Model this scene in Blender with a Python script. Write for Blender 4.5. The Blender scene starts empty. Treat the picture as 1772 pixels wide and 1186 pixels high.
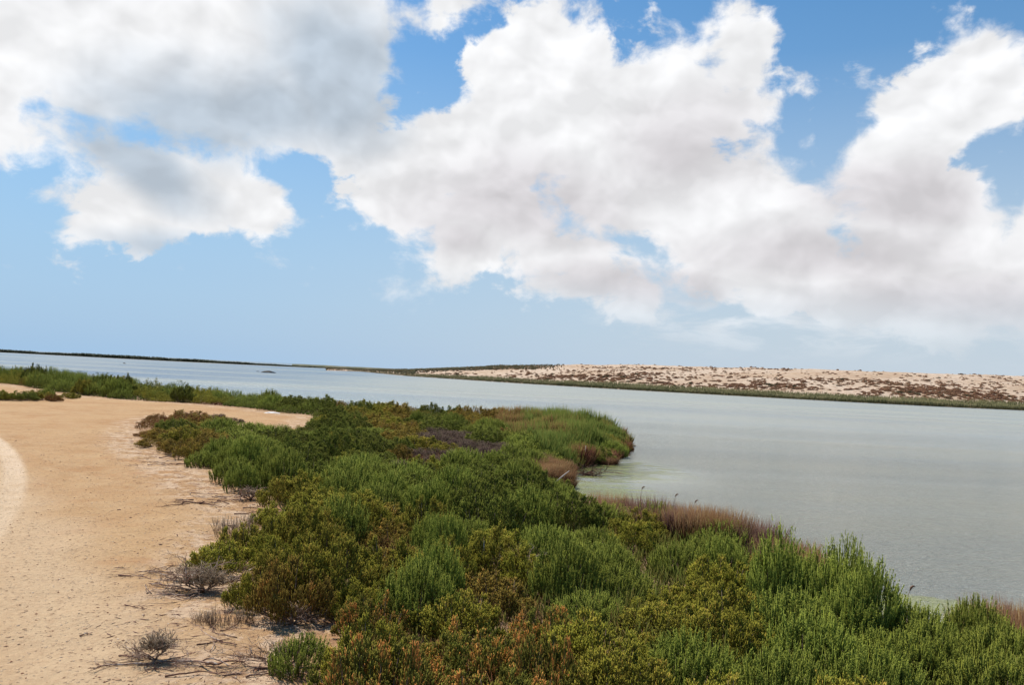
import bpy, math
import numpy as np
from mathutils import Matrix, Vector

# ------------------------------------------------------------------ camera, world, sun
scene = bpy.context.scene
C = scene.collection
F = 1400.0; CX = 886.0; CY = 593.0; CAMZ = 2.6
PITCH = math.radians(2.226); ROLL = math.radians(2.777)
ROT = Matrix.Rotation(math.radians(90) + PITCH, 3, 'X') @ Matrix.Rotation(ROLL, 3, 'Z')
cam_data = bpy.data.cameras.new('camera'); cam = bpy.data.objects.new('camera', cam_data); C.objects.link(cam)
cam.matrix_world = Matrix.Translation((0, 0, CAMZ)) @ ROT.to_4x4()
cam_data.sensor_width = 36; cam_data.lens = F / 1772 * 36
cam_data.clip_start = 0.05; cam_data.clip_end = 20000
scene.camera = cam
scene.view_settings.view_transform = 'Standard'; scene.view_settings.look = 'None'
scene.view_settings.exposure = 0.0; scene.view_settings.gamma = 1.0

SUN_EL = math.radians(61); SUN_AZ = math.radians(-50)      # azimuth from +Y (view direction), positive to the right
sd = bpy.data.lights.new('sun', 'SUN'); sd.energy = 5.0; sd.angle = math.radians(0.5); sd.color = (1.0, 0.955, 0.88)
sun = bpy.data.objects.new('sun', sd); C.objects.link(sun)
sv = Vector((math.sin(SUN_AZ) * math.cos(SUN_EL), math.cos(SUN_AZ) * math.cos(SUN_EL), math.sin(SUN_EL)))
sun.rotation_euler = sv.to_track_quat('Z', 'Y').to_euler(); sun.location = (0, 0, 30)

def ray(x, y):
    v = ROT @ Vector(((x - CX) / F, -(y - CY) / F, -1.0)); return v.normalized()
def G(x, y, z=0.3):                                          # where a sight line meets the level z
    v = ray(x, y); t = (z - CAMZ) / v.z
    return (v.x * t, v.y * t)
def project(p):
    v = ROT.transposed() @ (Vector(p) - Vector((0, 0, CAMZ)))
    return (CX + F * v.x / -v.z, CY - F * v.y / -v.z) if v.z < 0 else (-9999, 9999)

class NT:
    def __init__(s, tree): s.t = tree; s.n = tree.nodes; s.l = tree.links
    def node(s, typ, **kw):
        n = s.n.new(typ)
        for k, v in kw.items(): setattr(n, k, v)
        return n
    def put(s, sock, v):
        if v is None: return
        if isinstance(v, bpy.types.NodeSocket): s.l.new(v, sock)
        else:
            try: sock.default_value = v
            except Exception:
                sock.default_value = (*v, 1.0)
    def m(s, op, a, b=None, c=None, clamp=False):
        n = s.node('ShaderNodeMath', operation=op, use_clamp=clamp)
        s.put(n.inputs[0], a); s.put(n.inputs[1], b); s.put(n.inputs[2], c); return n.outputs[0]
    def vm(s, op, a, b=None, out=0):
        n = s.node('ShaderNodeVectorMath', operation=op)
        s.put(n.inputs[0], a); s.put(n.inputs[1], b); return n.outputs[out]
    def xyz(s, x, y, z=0.0):
        n = s.node('ShaderNodeCombineXYZ'); s.put(n.inputs[0], x); s.put(n.inputs[1], y); s.put(n.inputs[2], z); return n.outputs[0]
    def sep(s, v):
        n = s.node('ShaderNodeSeparateXYZ'); s.put(n.inputs[0], v); return n.outputs
    def noise(s, v, scale, detail=4, rough=0.5, dist=0.0, lac=2.0, col=False):
        n = s.node('ShaderNodeTexNoise'); s.put(n.inputs['Vector'], v); n.inputs['Scale'].default_value = scale
        n.inputs['Detail'].default_value = detail; n.inputs['Roughness'].default_value = rough
        n.inputs['Distortion'].default_value = dist; n.inputs['Lacunarity'].default_value = lac
        return n.outputs[1 if col else 0]
    def vor(s, v, scale, detail=0, feature='F1', rnd=1.0, out=0, norm=False):
        n = s.node('ShaderNodeTexVoronoi', feature=feature, normalize=norm); s.put(n.inputs['Vector'], v); n.inputs['Scale'].default_value = scale
        n.inputs['Detail'].default_value = detail; n.inputs['Randomness'].default_value = rnd
        return n.outputs[out]
    def mapr(s, v, a, b, c=0.0, d=1.0, smooth=True):
        n = s.node('ShaderNodeMapRange', interpolation_type='SMOOTHSTEP' if smooth else 'LINEAR')
        s.put(n.inputs[0], v)
        for i, q in zip((1, 2, 3, 4), (a, b, c, d)): s.put(n.inputs[i], q)
        return n.outputs[0]
    def mix(s, f, a, b, blend='MIX'):
        n = s.node('ShaderNodeMix', data_type='RGBA', blend_type=blend)
        s.put(n.inputs[0], f); s.put(n.inputs[6], a if isinstance(a, bpy.types.NodeSocket) else (*a, 1)); s.put(n.inputs[7], b if isinstance(b, bpy.types.NodeSocket) else (*b, 1))
        return n.outputs[2]
    def ramp(s, v, stops):
        n = s.node('ShaderNodeValToRGB'); s.put(n.inputs[0], v); e = n.color_ramp.elements
        while len(e) < len(stops): e.new(0.5)
        for q, (p, c) in zip(e, stops): q.position = p; q.color = (*c, 1)
        return n.outputs[0]
    def ell(s, p, cx, cy, rx, ry, deg=0.0):                   # 1 in the middle of an ellipse, 0 on its rim, negative outside
        n = s.node('ShaderNodeMapping', vector_type='TEXTURE'); s.put(n.inputs[0], p)
        n.inputs['Location'].default_value = (cx, cy, 0); n.inputs['Rotation'].default_value = (0, 0, math.radians(deg)); n.inputs['Scale'].default_value = (rx, ry, 1)
        return s.m('SUBTRACT', 1.0, s.vm('LENGTH', n.outputs[0], out=1))

# --- sky: Nishita blue with a broken deck of cumulus laid out by compass bearing and elevation
world = bpy.data.worlds.new('World'); scene.world = world; world.use_nodes = True
w = NT(world.node_tree); w.n.clear()
sky = w.node('ShaderNodeTexSky', sky_type='NISHITA', sun_disc=False)
sky.sun_elevation = SUN_EL; sky.sun_rotation = SUN_AZ; sky.altitude = 0; sky.air_density = 1.0; sky.dust_density = 0.9; sky.ozone_density = 2.0
tc = w.node('ShaderNodeTexCoord')
dx, dy, dz = w.sep(tc.outputs['Generated'])
az = w.m('ARCTAN2', dx, dy)
el = w.m('ARCSINE', w.m('MINIMUM', w.m('MAXIMUM', dz, -1.0), 1.0))
P = w.xyz(az, el)
def AE(x, y):
    v = ray(x, y); return math.atan2(v.x, v.y), math.asin(v.z)
K = 1.0 / F
# (pixel-free) list: bearing, elevation, half-widths, tilt -- measured once through the lens, stored as sky directions
def sky_blob(x, y, rx, ry, deg=0):
    a, e = AE(x, y); return (a, e, rx * K, ry * K, deg - 2.8)
CLOUD = [sky_blob(*q) for q in [
    (120, 60, 330, 190, 0), (420, 130, 300, 165, 0), (600, 60, 190, 120, 0), (260, 250, 170, 75, -10), (560, 210, 150, 95, -20),
    (60, 170, 150, 110, 0), (640, 20, 180, 60, 8), (330, -60, 520, 110, 0),
    (155, 345, 78, 44, -5), (290, 352, 130, 48, 5), (395, 315, 62, 50, 25), (450, 345, 30, 38, -50),
    (790, 300, 190, 170, -10), (940, 180, 190, 175, 0), (920, 60, 125, 85, 0), (1120, 200, 190, 115, 0), (1290, 130, 85, 92, 0),
    (1370, 160, 85, 75, 0), (1180, 330, 290, 150, 0), (1150, 410, 130, 60, 0), (1560, 250, 130, 110, 10), (1655, 200, 120, 112, 0), (1580, 370, 220, 115, 0), (1450, 330, 120, 90, 0),
    (700, 385, 95, 75, -30), (800, 435, 85, 60, -10), (1050, 450, 240, 75, -6), (1400, 460, 400, 85, -2), (1740, 470, 240, 100, 0), (1300, 520, 230, 26, -2), (1640, 545, 240, 24, -2), (1900, 350, 160, 90, 0)]]
HOLE = [sky_blob(*q) for q in [(730, 110, 50, 80, 12), (705, 170, 46, 38, 50), (640, 232, 26, 20, 0), (815, 45, 62, 38, 35), (1450, 205, 38, 70, -18), (1375, 235, 34, 26, 0), (1690, 292, 46, 16, -8), (1745, 335, 32, 26, 0), (500, 300, 75, 26, 5), (360, 268, 60, 8, 0), (1300, 235, 26, 9, 20)]]
fld = None
for q in CLOUD:
    v = w.m('MULTIPLY', w.ell(P, *q), min(q[2], q[3]) / 0.07)
    if fld is None: fld = v
    else:
        n = w.node('ShaderNodeMath', operation='SMOOTH_MAX'); w.put(n.inputs[0], fld); w.put(n.inputs[1], v); n.inputs[2].default_value = 0.25; fld = n.outputs[0]
for q in HOLE:
    v = w.m('MULTIPLY', w.ell(P, *q), -min(q[2], q[3]) / 0.042)
    n = w.node('ShaderNodeMath', operation='SMOOTH_MIN'); w.put(n.inputs[0], fld); w.put(n.inputs[1], v); n.inputs[2].default_value = 0.2; fld = n.outputs[0]
# scattered small clouds outside the main banks
Pn = w.vm('MULTIPLY', P, (1.0, 1.35, 1.0))
warp = w.noise(Pn, 9.0, 3, 0.5, col=True)
Pw = w.vm('ADD', Pn, w.vm('MULTIPLY', w.vm('SUBTRACT', warp, (0.5, 0.5, 0.5)), (0.05, 0.05, 0.0)))
def puff(p):
    a = w.noise(p, 7.0, 12, 0.60)
    b = w.vor(p, 15.0, 4, 'F1', norm=True)
    return w.m('ADD', w.m('MULTIPLY', a, 1.0), w.m('MULTIPLY', b, -0.34))
n0 = puff(Pw)
def soft(p): return w.m('ADD', w.noise(p, 5.5, 4, 0.50), w.m('MULTIPLY', w.vor(p, 12.0, 3, 'F1', norm=True), -0.45))
s0 = soft(Pw); s1 = soft(w.vm('ADD', Pw, (-0.012, 0.022, 0.0)))
dens = w.m('ADD', fld, w.m('MULTIPLY', w.m('SUBTRACT', n0, 0.335), 4.1))
wisp = w.noise(w.vm('MULTIPLY', P, (1.0, 1.7, 1.0)), 8.0, 10, 0.66, 0.4)
w_al = w.m('MULTIPLY', w.mapr(wisp, 0.60, 0.78), 0.55)
lowb = w.noise(w.vm('MULTIPLY', P, (1.0, 3.2, 1.0)), 9.0, 9, 0.62, 0.3)
lb = w.m('MULTIPLY', w.m('MULTIPLY', w.mapr(lowb, 0.42, 0.62), w.mapr(el, 0.13, 0.07)), w.m('MULTIPLY', w.mapr(el, 0.012, 0.05), w.mapr(az, 0.02, 0.25)))
w_al = w.m('MAXIMUM', w_al, w.m('MULTIPLY', lb, 0.95))
alpha = w.mapr(dens, 0.02, w.mapr(w.noise(P, 6.0, 2), 0.35, 0.65, 0.28, 0.75))
alpha = w.m('MAXIMUM', alpha, w_al)
alpha = w.m('MULTIPLY', alpha, w.mapr(el, 0.01, 0.135))                    # banks thin out towards the horizon
# shading of the cloud body: sunlit billows, grey flat bases
GREY = [sky_blob(*q) for q in [(430, 185, 200, 85, 8), (590, 150, 130, 130, 0), (250, 290, 110, 45, -25), (300, 430, 130, 28, 0), (330, 215, 110, 50, 0)]]
WARM = [sky_blob(*q) for q in [(900, 350, 260, 85, 4), (1180, 270, 150, 90, 0), (1400, 440, 250, 60, 0), (1560, 340, 150, 55, 0), (1650, 520, 300, 50, 0), (1100, 490, 200, 40, 0), (800, 410, 80, 40, 0)]]
def blobs(lst):
    f = None
    for q in lst:
        v = w.ell(P, *q); f = v if f is None else w.m('MAXIMUM', f, v)
    return f
emb = w.m('MULTIPLY', w.m('SUBTRACT', s0, s1), 3.4)
low = w.noise(Pw, 5.0, 3, 0.5)
gb = w.m('ADD', blobs(GREY), w.m('MULTIPLY', w.m('SUBTRACT', low, 0.5), 2.2))
wb = w.m('ADD', blobs(WARM), w.m('MULTIPLY', w.m('SUBTRACT', low, 0.5), 2.0))
white = (0.94, 0.945, 0.96)
ccol = w.mix(w.m('MULTIPLY', w.mapr(wb, -0.55, 0.85), 1.0), white, (0.72, 0.70, 0.725))
ccol = w.mix(w.m('MULTIPLY', w.mapr(gb, -0.55, 0.75), 1.0), ccol, (0.535, 0.615, 0.705))
thin = w.mapr(dens, 0.0, 1.1)
lit = w.m('ADD', 0.965, w.m('MULTIPLY', w.m('MAXIMUM', w.m('MINIMUM', emb, 0.30), -0.30), 0.34))
ccol = w.vm('SCALE', ccol); w.put(w.n[-1].inputs['Scale'], lit) if False else None
sc = w.node('ShaderNodeVectorMath', operation='SCALE'); 
w.l.new(ccol.node.inputs[0].links[0].from_socket, sc.inputs[0]); w.l.new(lit, sc.inputs['Scale']); ccol = sc.outputs[0]
# blue: sky texture, deepened a little aloft and milky low down as in dry coastal air
hsv = w.node('ShaderNodeHueSaturation'); hsv.inputs['Saturation'].default_value = 1.42; hsv.inputs['Hue'].default_value = 0.493; hsv.inputs['Value'].default_value = 0.134
w.l.new(sky.outputs[0], hsv.inputs['Color'])
blue = hsv.outputs[0]
milk = w.mix(w.mapr(az, -0.6, 0.5), (0.36, 0.555, 0.79), (0.55, 0.645, 0.745))
blue = w.mix(w.ramp(el, [(0.0, (0.97, 0.97, 0.97)), (0.10, (0.85, 0.85, 0.85)), (0.22, (0.55, 0.55, 0.55)), (0.38, (0.15, 0.15, 0.15)), (0.6, (0, 0, 0))]), blue, milk)
final = w.mix(alpha, blue, ccol)
bg = w.node('ShaderNodeBackground'); w.l.new(final, bg.inputs[0]); bg.inputs[1].default_value = 1.0
wo = w.node('ShaderNodeOutputWorld'); w.l.new(bg.outputs[0], wo.inputs[0])
world.cycles.sampling_method = 'MANUAL'; world.cycles.sample_map_resolution = 512

# ------------------------------------------------------------------ helpers
def hashn(ix, iy, seed):
    h = (ix.astype(np.int64) * 374761393 + iy.astype(np.int64) * 668265263 + seed * 1442695041) & 0xFFFFFFFF
    h = ((h ^ (h >> 13)) * 1274126177) & 0xFFFFFFFF
    return ((h ^ (h >> 16)) & 0xFFFFFF) / float(0xFFFFFF)
def vnoise(x, y, seed=0):
    ix = np.floor(x); iy = np.floor(y); fx = x - ix; fy = y - iy
    fx = fx * fx * (3 - 2 * fx); fy = fy * fy * (3 - 2 * fy)
    a = hashn(ix, iy, seed); b = hashn(ix + 1, iy, seed); c = hashn(ix, iy + 1, seed); d = hashn(ix + 1, iy + 1, seed)
    return (a + (b - a) * fx) * (1 - fy) + (c + (d - c) * fx) * fy
def fbm(x, y, oct=4, seed=0):
    s = 0; a = 0.5; t = 0
    for i in range(oct):
        s = s + a * vnoise(x * 2 ** i, y * 2 ** i, seed + i * 17); t += a; a *= 0.5
    return s / t
def sstep(a, b, x):
    t = np.clip((x - a) / (b - a), 0, 1); return t * t * (3 - 2 * t)
def poly_sd(px, py, poly):                                   # signed distance, positive inside
    px = np.asarray(px, float); py = np.asarray(py, float)
    best = np.full(px.shape, 1e18); ins = np.zeros(px.shape, bool)
    n = len(poly)
    for i in range(n):
        ax, ay = poly[i]; bx, by = poly[(i + 1) % n]; ex, ey = bx - ax, by - ay
        t = np.clip(((px - ax) * ex + (py - ay) * ey) / (ex * ex + ey * ey + 1e-12), 0, 1)
        d = (px - ax - t * ex) ** 2 + (py - ay - t * ey) ** 2; best = np.minimum(best, d)
        if ay != by:
            c = ((ay > py) != (by > py)) & (px < (bx - ax) * (py - ay) / (by - ay) + ax); ins ^= c
    d = np.sqrt(best); return np.where(ins, d, -d)

def mesh_np(name, V, faces_idx, sizes, mat, attr=None, smooth=False):
    me = bpy.data.meshes.new(name)
    V = np.asarray(V, np.float32); me.vertices.add(len(V)); me.vertices.foreach_set('co', V.ravel())
    faces_idx = np.asarray(faces_idx, np.int32); sizes = np.asarray(sizes, np.int32)
    me.loops.add(len(faces_idx)); me.loops.foreach_set('vertex_index', faces_idx)
    me.polygons.add(len(sizes)); st = np.concatenate(([0], np.cumsum(sizes)[:-1])).astype(np.int32)
    me.polygons.foreach_set('loop_start', st)
    if smooth: me.polygons.foreach_set('use_smooth', np.ones(len(sizes), bool))
    if attr is not None:
        at = me.attributes.new('tint', 'FLOAT_COLOR', 'POINT'); at.data.foreach_set('color', np.asarray(attr, np.float32).ravel())
    me.materials.append(mat); me.update(calc_edges=True); me.validate()
    return me
def link(name, me, parent=None):
    o = bpy.data.objects.new(name, me); C.objects.link(o)
    if parent is not None: o.parent = parent
    return o
def tag(o, label=None, cat=None, group=None, kind=None):
    if label: o['label'] = label
    if cat: o['category'] = cat
    if group: o['group'] = group
    if kind: o['kind'] = kind
    return o

def blades(Pb, D, L, r, tint, bend=0.15, rng=None):
    """many tapered three-sided shoots: (verts, loop indices, sizes, tints)"""
    n = len(Pb); D = D / np.linalg.norm(D, axis=1, keepdims=True)
    ref = np.where(np.abs(D[:, 2:3]) < 0.9, np.array([[0, 0, 1.0]]), np.array([[1.0, 0, 0]]))
    U = np.cross(D, ref); U /= np.linalg.norm(U, axis=1, keepdims=True); W = np.cross(D, U)
    ph = rng.uniform(0, 2 * np.pi, n)[:, None]
    bd = (np.cos(ph * 3.7) * U + np.sin(ph * 3.7) * W) * (L * bend)[:, None]
    V = np.empty((n, 7, 3)); T = np.empty((n, 7, 4))
    for k in range(3):
        a = ph + k * 2 * np.pi / 3; o = (np.cos(a) * U + np.sin(a) * W)
        V[:, k] = Pb + o * (r * 0.8)[:, None]
        V[:, 3 + k] = Pb + D * (L * 0.6)[:, None] + bd * 0.5 + o * r[:, None]
    V[:, 6] = Pb + D * L[:, None] + bd
    T[:, :, 1:] = tint[:, None, :]
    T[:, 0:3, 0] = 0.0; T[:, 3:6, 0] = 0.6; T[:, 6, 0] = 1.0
    base = (np.arange(n) * 7)[:, None]
    q = np.array([0, 1, 4, 3, 1, 2, 5, 4, 2, 0, 3, 5, 3, 4, 6, 4, 5, 6, 5, 3, 6])
    idx = (base + q[None]).ravel(); sizes = np.tile([4, 4, 4, 3, 3, 3], n)
    return V.reshape(-1, 3), idx, sizes, T.reshape(-1, 4)

class Tubes:
    def __init__(s): s.V = []; s.I = []; s.S = []; s.n = 0
    def add(s, pts, rad, sides=5):
        pts = np.asarray(pts, float); k = len(pts); rad = np.broadcast_to(np.asarray(rad, float), (k,))
        tan = np.gradient(pts, axis=0); tan /= np.linalg.norm(tan, axis=1, keepdims=True) + 1e-9
        ref = np.array([0, 0, 1.0]) if abs(tan[:, 2]).mean() < 0.8 else np.array([1.0, 0, 0])
        U = np.cross(tan, ref); U /= np.linalg.norm(U, axis=1, keepdims=True) + 1e-9; W = np.cross(tan, U)
        a = np.arange(sides) * 2 * np.pi / sides
        R = pts[:, None] + (np.cos(a)[None, :, None] * U[:, None] + np.sin(a)[None, :, None] * W[:, None]) * rad[:, None, None]
        s.V.append(R.reshape(-1, 3))
        for i in range(k - 1):
            for j in range(sides):
                j2 = (j + 1) % sides
                s.I += [s.n + i * sides + j, s.n + i * sides + j2, s.n + (i + 1) * sides + j2, s.n + (i + 1) * sides + j]; s.S.append(4)
        s.I += [s.n + j for j in range(sides)][::-1]; s.S.append(sides)
        s.I += [s.n + (k - 1) * sides + j for j in range(sides)]; s.S.append(sides)
        s.n += k * sides
    def mesh(s, name, mat): return mesh_np(name, np.concatenate(s.V), s.I, s.S, mat, smooth=True)

# ------------------------------------------------------------------ materials
def new_mat(name, rough=0.7, spec=0.3):
    m = bpy.data.materials.new(name); m.use_nodes = True; t = NT(m.node_tree)
    b = m.node_tree.nodes['Principled BSDF']; b.inputs['Roughness'].default_value = rough; b.inputs['Specular IOR Level'].default_value = spec
    return m, t, b
def bump(t, b, h, dist, strength=1.0):
    n = t.node('ShaderNodeBump'); n.inputs['Distance'].default_value = dist; n.inputs['Strength'].default_value = strength
    t.put(n.inputs['Height'], h); t.l.new(n.outputs[0], b.inputs['Normal'])

def foliage_mat(name, base, mid, tip, accent=None, acc_amt=0.0, rough=0.65, var=0.35):
    m, t, b = new_mat(name, rough, 0.06)
    a = t.node('ShaderNodeAttribute', attribute_name='tint'); r, g, bl = t.sep(a.outputs['Color'])
    oi = t.node('ShaderNodeObjectInfo')
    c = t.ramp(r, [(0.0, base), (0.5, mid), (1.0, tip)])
    if accent:
        k = t.m('MULTIPLY', t.mapr(t.m('ADD', t.m('MULTIPLY', g, 0.55), t.m('MULTIPLY', bl, 0.45)), 0.92 - acc_amt, 1.0 - acc_amt * 0.6), t.mapr(r, 0.05, 0.60, 0.35, 1.0))
        c = t.mix(k, c, accent)
    h = t.node('ShaderNodeHueSaturation'); t.l.new(c, h.inputs['Color']); h.inputs['Saturation'].default_value = 1.0
    t.put(h.inputs['Value'], t.m('ADD', 1.02 - var / 2 - 0.12, t.m('ADD', t.m('MULTIPLY', bl, var), t.m('MULTIPLY', oi.outputs['Random'], 0.24))))
    t.put(h.inputs['Hue'], t.m('ADD', 0.485, t.m('MULTIPLY', t.m('ADD', t.m('MULTIPLY', g, 0.5), t.m('MULTIPLY', oi.outputs['Random'], 0.5)), 0.03)))
    t.l.new(h.outputs[0], b.inputs['Base Color'])
    return m
def lin(hexs):
    v = [int(hexs[i:i + 2], 16) / 255 for i in (0, 2, 4)]
    return tuple(x / 12.92 if x < 0.04045 else ((x + 0.055) / 1.055) ** 2.4 for x in v)

FM = {
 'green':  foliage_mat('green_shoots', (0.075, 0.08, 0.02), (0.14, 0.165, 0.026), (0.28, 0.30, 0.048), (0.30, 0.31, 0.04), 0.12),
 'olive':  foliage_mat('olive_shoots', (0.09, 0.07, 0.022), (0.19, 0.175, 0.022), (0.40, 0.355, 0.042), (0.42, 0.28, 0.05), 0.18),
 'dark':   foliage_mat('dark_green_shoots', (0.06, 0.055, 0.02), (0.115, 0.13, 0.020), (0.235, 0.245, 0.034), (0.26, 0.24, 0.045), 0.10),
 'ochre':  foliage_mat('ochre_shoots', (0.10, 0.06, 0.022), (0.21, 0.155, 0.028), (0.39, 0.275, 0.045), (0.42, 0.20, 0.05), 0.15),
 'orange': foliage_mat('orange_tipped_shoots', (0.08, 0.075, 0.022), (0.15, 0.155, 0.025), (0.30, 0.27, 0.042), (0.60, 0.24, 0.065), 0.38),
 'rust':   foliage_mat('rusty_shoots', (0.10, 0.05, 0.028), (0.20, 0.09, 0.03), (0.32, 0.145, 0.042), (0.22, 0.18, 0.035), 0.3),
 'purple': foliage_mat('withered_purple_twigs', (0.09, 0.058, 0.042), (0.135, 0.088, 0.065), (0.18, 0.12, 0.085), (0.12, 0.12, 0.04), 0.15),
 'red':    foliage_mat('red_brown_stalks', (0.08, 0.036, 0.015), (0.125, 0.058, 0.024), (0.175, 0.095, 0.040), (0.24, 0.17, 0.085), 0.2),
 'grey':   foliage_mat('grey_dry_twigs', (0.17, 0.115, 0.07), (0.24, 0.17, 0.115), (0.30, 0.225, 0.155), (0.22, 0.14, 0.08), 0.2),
}
m_wood, t, b = new_mat('woody_stem', 0.8); 
n = t.noise(t.node('ShaderNodeTexCoord').outputs['Object'], 30, 4)
t.l.new(t.ramp(n, [(0.3, (0.10, 0.06, 0.04)), (0.7, (0.22, 0.16, 0.12))]), b.inputs['Base Color'])
m_drift, t, b = new_mat('weathered_wood', 0.75)
tcn = t.node('ShaderNodeTexCoord').outputs['Object']
n = t.noise(t.vm('MULTIPLY', tcn, (1, 1, 1)), 22, 6, 0.65)
t.l.new(t.ramp(n, [(0.36, (0.16, 0.07, 0.04)), (0.52, (0.30, 0.19, 0.13)), (0.68, (0.55, 0.46, 0.37))]), b.inputs['Base Color'])
bump(t, b, t.noise(tcn, 120, 3), 0.004)
m_darkwood, t, b = new_mat('dark_wood', 0.8)
n = t.noise(t.node('ShaderNodeTexCoord').outputs['Object'], 30, 6, 0.65)
t.l.new(t.ramp(n, [(0.35, (0.07, 0.028, 0.018)), (0.65, (0.24, 0.12, 0.075))]), b.inputs['Base Color'])

# ------------------------------------------------------------------ land shapes (world metres)
SHORE_PX = [(-260, 640), (-120, 648), (0, 656), (100, 662), (200, 675), (300, 686), (400, 695), (500, 704), (600, 716), (700, 724), (800, 731), (900, 737), (1000, 745),
            (1050, 751), (1082, 760), (1094, 772), (1086, 789), (1060, 797), (1030, 802), (1000, 809), (986, 822), (992, 838), (1005, 872), (1040, 905), (1100, 918),
            (1200, 934), (1300, 956), (1400, 990), (1480, 1040), (1560, 1085), (1660, 1118), (1772, 1132), (1950, 1160)]
LAND = [G(x, y, 0.0) for x, y in SHORE_PX]
LAND += [(11, 6.5), (16, 4), (30, 2), (60, -10), (60, -60), (-160, -60), (-160, 95)]
BED_PX = [(-260, 652), (-100, 658), (0, 664), (60, 674), (130, 684), (200, 691), (300, 697), (400, 705), (470, 714), (545, 722), (525, 741), (450, 750), (405, 746), (370, 732), (330, 722), (290, 722), (262, 728), (243, 742), (248, 775), (330, 812), (385, 852), (440, 866),
          (462, 880), (452, 905), (440, 950), (415, 985), (418, 1035), (455, 1068), (560, 1083), (600, 1092), (560, 1112), (520, 1150), (500, 1200), (440, 1420)]
BED = [G(x, y, 0.3) for x, y in BED_PX] + [(1.0, 2.4), (6, 2.8), (9, 4.5)]
BED += [G(x, y, 0.0) for x, y in SHORE_PX[::-1]]
SPIT_PX = [(860, 728), (900, 736), (1000, 744), (1050, 750), (1082, 759), (1094, 772), (1086, 789), (1060, 797), (1030, 802), (1000, 809), (986, 820), (960, 815), (900, 790), (860, 760)]
SPIT = [G(x, y, 0.05) for x, y in SPIT_PX]

TRACK = [G(x, y, 0.3) for x, y in [(-25, 752), (12, 782), (24, 812), (21, 850), (6, 885)]]
def circ(p, q, r):
    (ax, ay), (bx, by), (cx, cy) = p, q, r
    d = 2 * (ax * (by - cy) + bx * (cy - ay) + cx * (ay - by))
    ux = ((ax * ax + ay * ay) * (by - cy) + (bx * bx + by * by) * (cy - ay) + (cx * cx + cy * cy) * (ay - by)) / d
    uy = ((ax * ax + ay * ay) * (cx - bx) + (bx * bx + by * by) * (ax - cx) + (cx * cx + cy * cy) * (bx - ax)) / d
    return ux, uy, math.hypot(ax - ux, ay - uy)
TCX, TCY, TR = circ(TRACK[0], TRACK[2], TRACK[4])
print('track circle', TCX, TCY, TR, TRACK)

def land_z(x, y, sd=None):
    x = np.asarray(x, float); y = np.asarray(y, float)
    if sd is None: sd = poly_sd(x, y, LAND)
    sd = sd + (fbm(x * 0.9, y * 0.9, 3, 5) - 0.5) * 0.5
    z = np.where(sd > 0, 0.02 + 0.28 * sstep(0.0, 1.6, sd), np.maximum(-0.8, sd * 0.25))
    z = z + sstep(0.5, 3, sd) * ((fbm(x * 0.35, y * 0.35, 3, 9) - 0.5) * 0.10 + (fbm(x * 2.2, y * 2.2, 4, 3) - 0.5) * 0.05)
    dc = np.hypot(x - TCX, y - TCY) - TR
    z = z - 0.02 * np.exp(-(dc / 0.16) ** 2)
    return z

# --- ground: one sheet out to the horizon, fine near the camera
azs = np.concatenate([np.radians(np.linspace(-180, -44, 60))[:-1], np.radians(np.linspace(-44, 44, 420)), np.radians(np.linspace(44, 180, 60))[1:-1]])
rr = np.concatenate([np.geomspace(0.6, 3.0, 12)[:-1], np.geomspace(3.0, 80, 330)[:-1], np.geomspace(80, 9000, 45)])
A, Rr = np.meshgrid(azs, rr)
gx = np.sin(A) * Rr; gy = np.cos(A) * Rr; gz = land_z(gx, gy)
gz = np.where(Rr > 450, -2.0, gz)
V = np.stack([gx, gy, gz], -1).reshape(-1, 3)
nA, nR = len(azs), len(rr)
i, j = np.meshgrid(np.arange(nR - 1), np.arange(nA), indexing='ij'); j2 = (j + 1) % nA
Q = np.stack([i * nA + j, i * nA + j2, (i + 1) * nA + j2, (i + 1) * nA + j], -1).reshape(-1, 4)
V = np.concatenate([V, [[0, 0, float(land_z(np.array([0.0]), np.array([0.0]))[0])]]])
fan = np.stack([np.full(nA, len(V) - 1), (np.arange(nA) + 1) % nA, np.arange(nA)], -1)
sdb = poly_sd(V[:, 0], V[:, 1], BED)
att = np.zeros((len(V), 4)); att[:, 0] = np.clip(sdb / 4 + 0.5, 0, 1); att[:, 3] = 1       # distance to the planted bed
m_sand, t, b = new_mat('sand_track', 0.9, 0.15)
geo = t.node('ShaderNodeNewGeometry'); pos = geo.outputs['Position']
px_, py_, pz_ = t.sep(pos)
at = t.node('ShaderNodeAttribute', attribute_name='tint'); bedd = t.sep(at.outputs['Color'])[0]     # 0.5 at bed edge
big = t.noise(pos, 0.35, 5, 0.6); med = t.noise(pos, 1.8, 6, 0.65); fine = t.noise(pos, 16, 6, 0.7); grit = t.noise(pos, 70, 4, 0.7)
c = t.mix(t.mapr(big, 0.36, 0.64), (0.405, 0.235, 0.100), (0.475, 0.308, 0.150))
c = t.mix(t.m('MULTIPLY', t.mapr(med, 0.40, 0.66), 0.55), c, (0.52, 0.365, 0.20))
c = t.mix(t.m('MULTIPLY', t.mapr(t.noise(pos, 0.8, 5, 0.7, 0.5), 0.55, 0.72), 0.75), c, (0.40, 0.205, 0.080))
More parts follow.
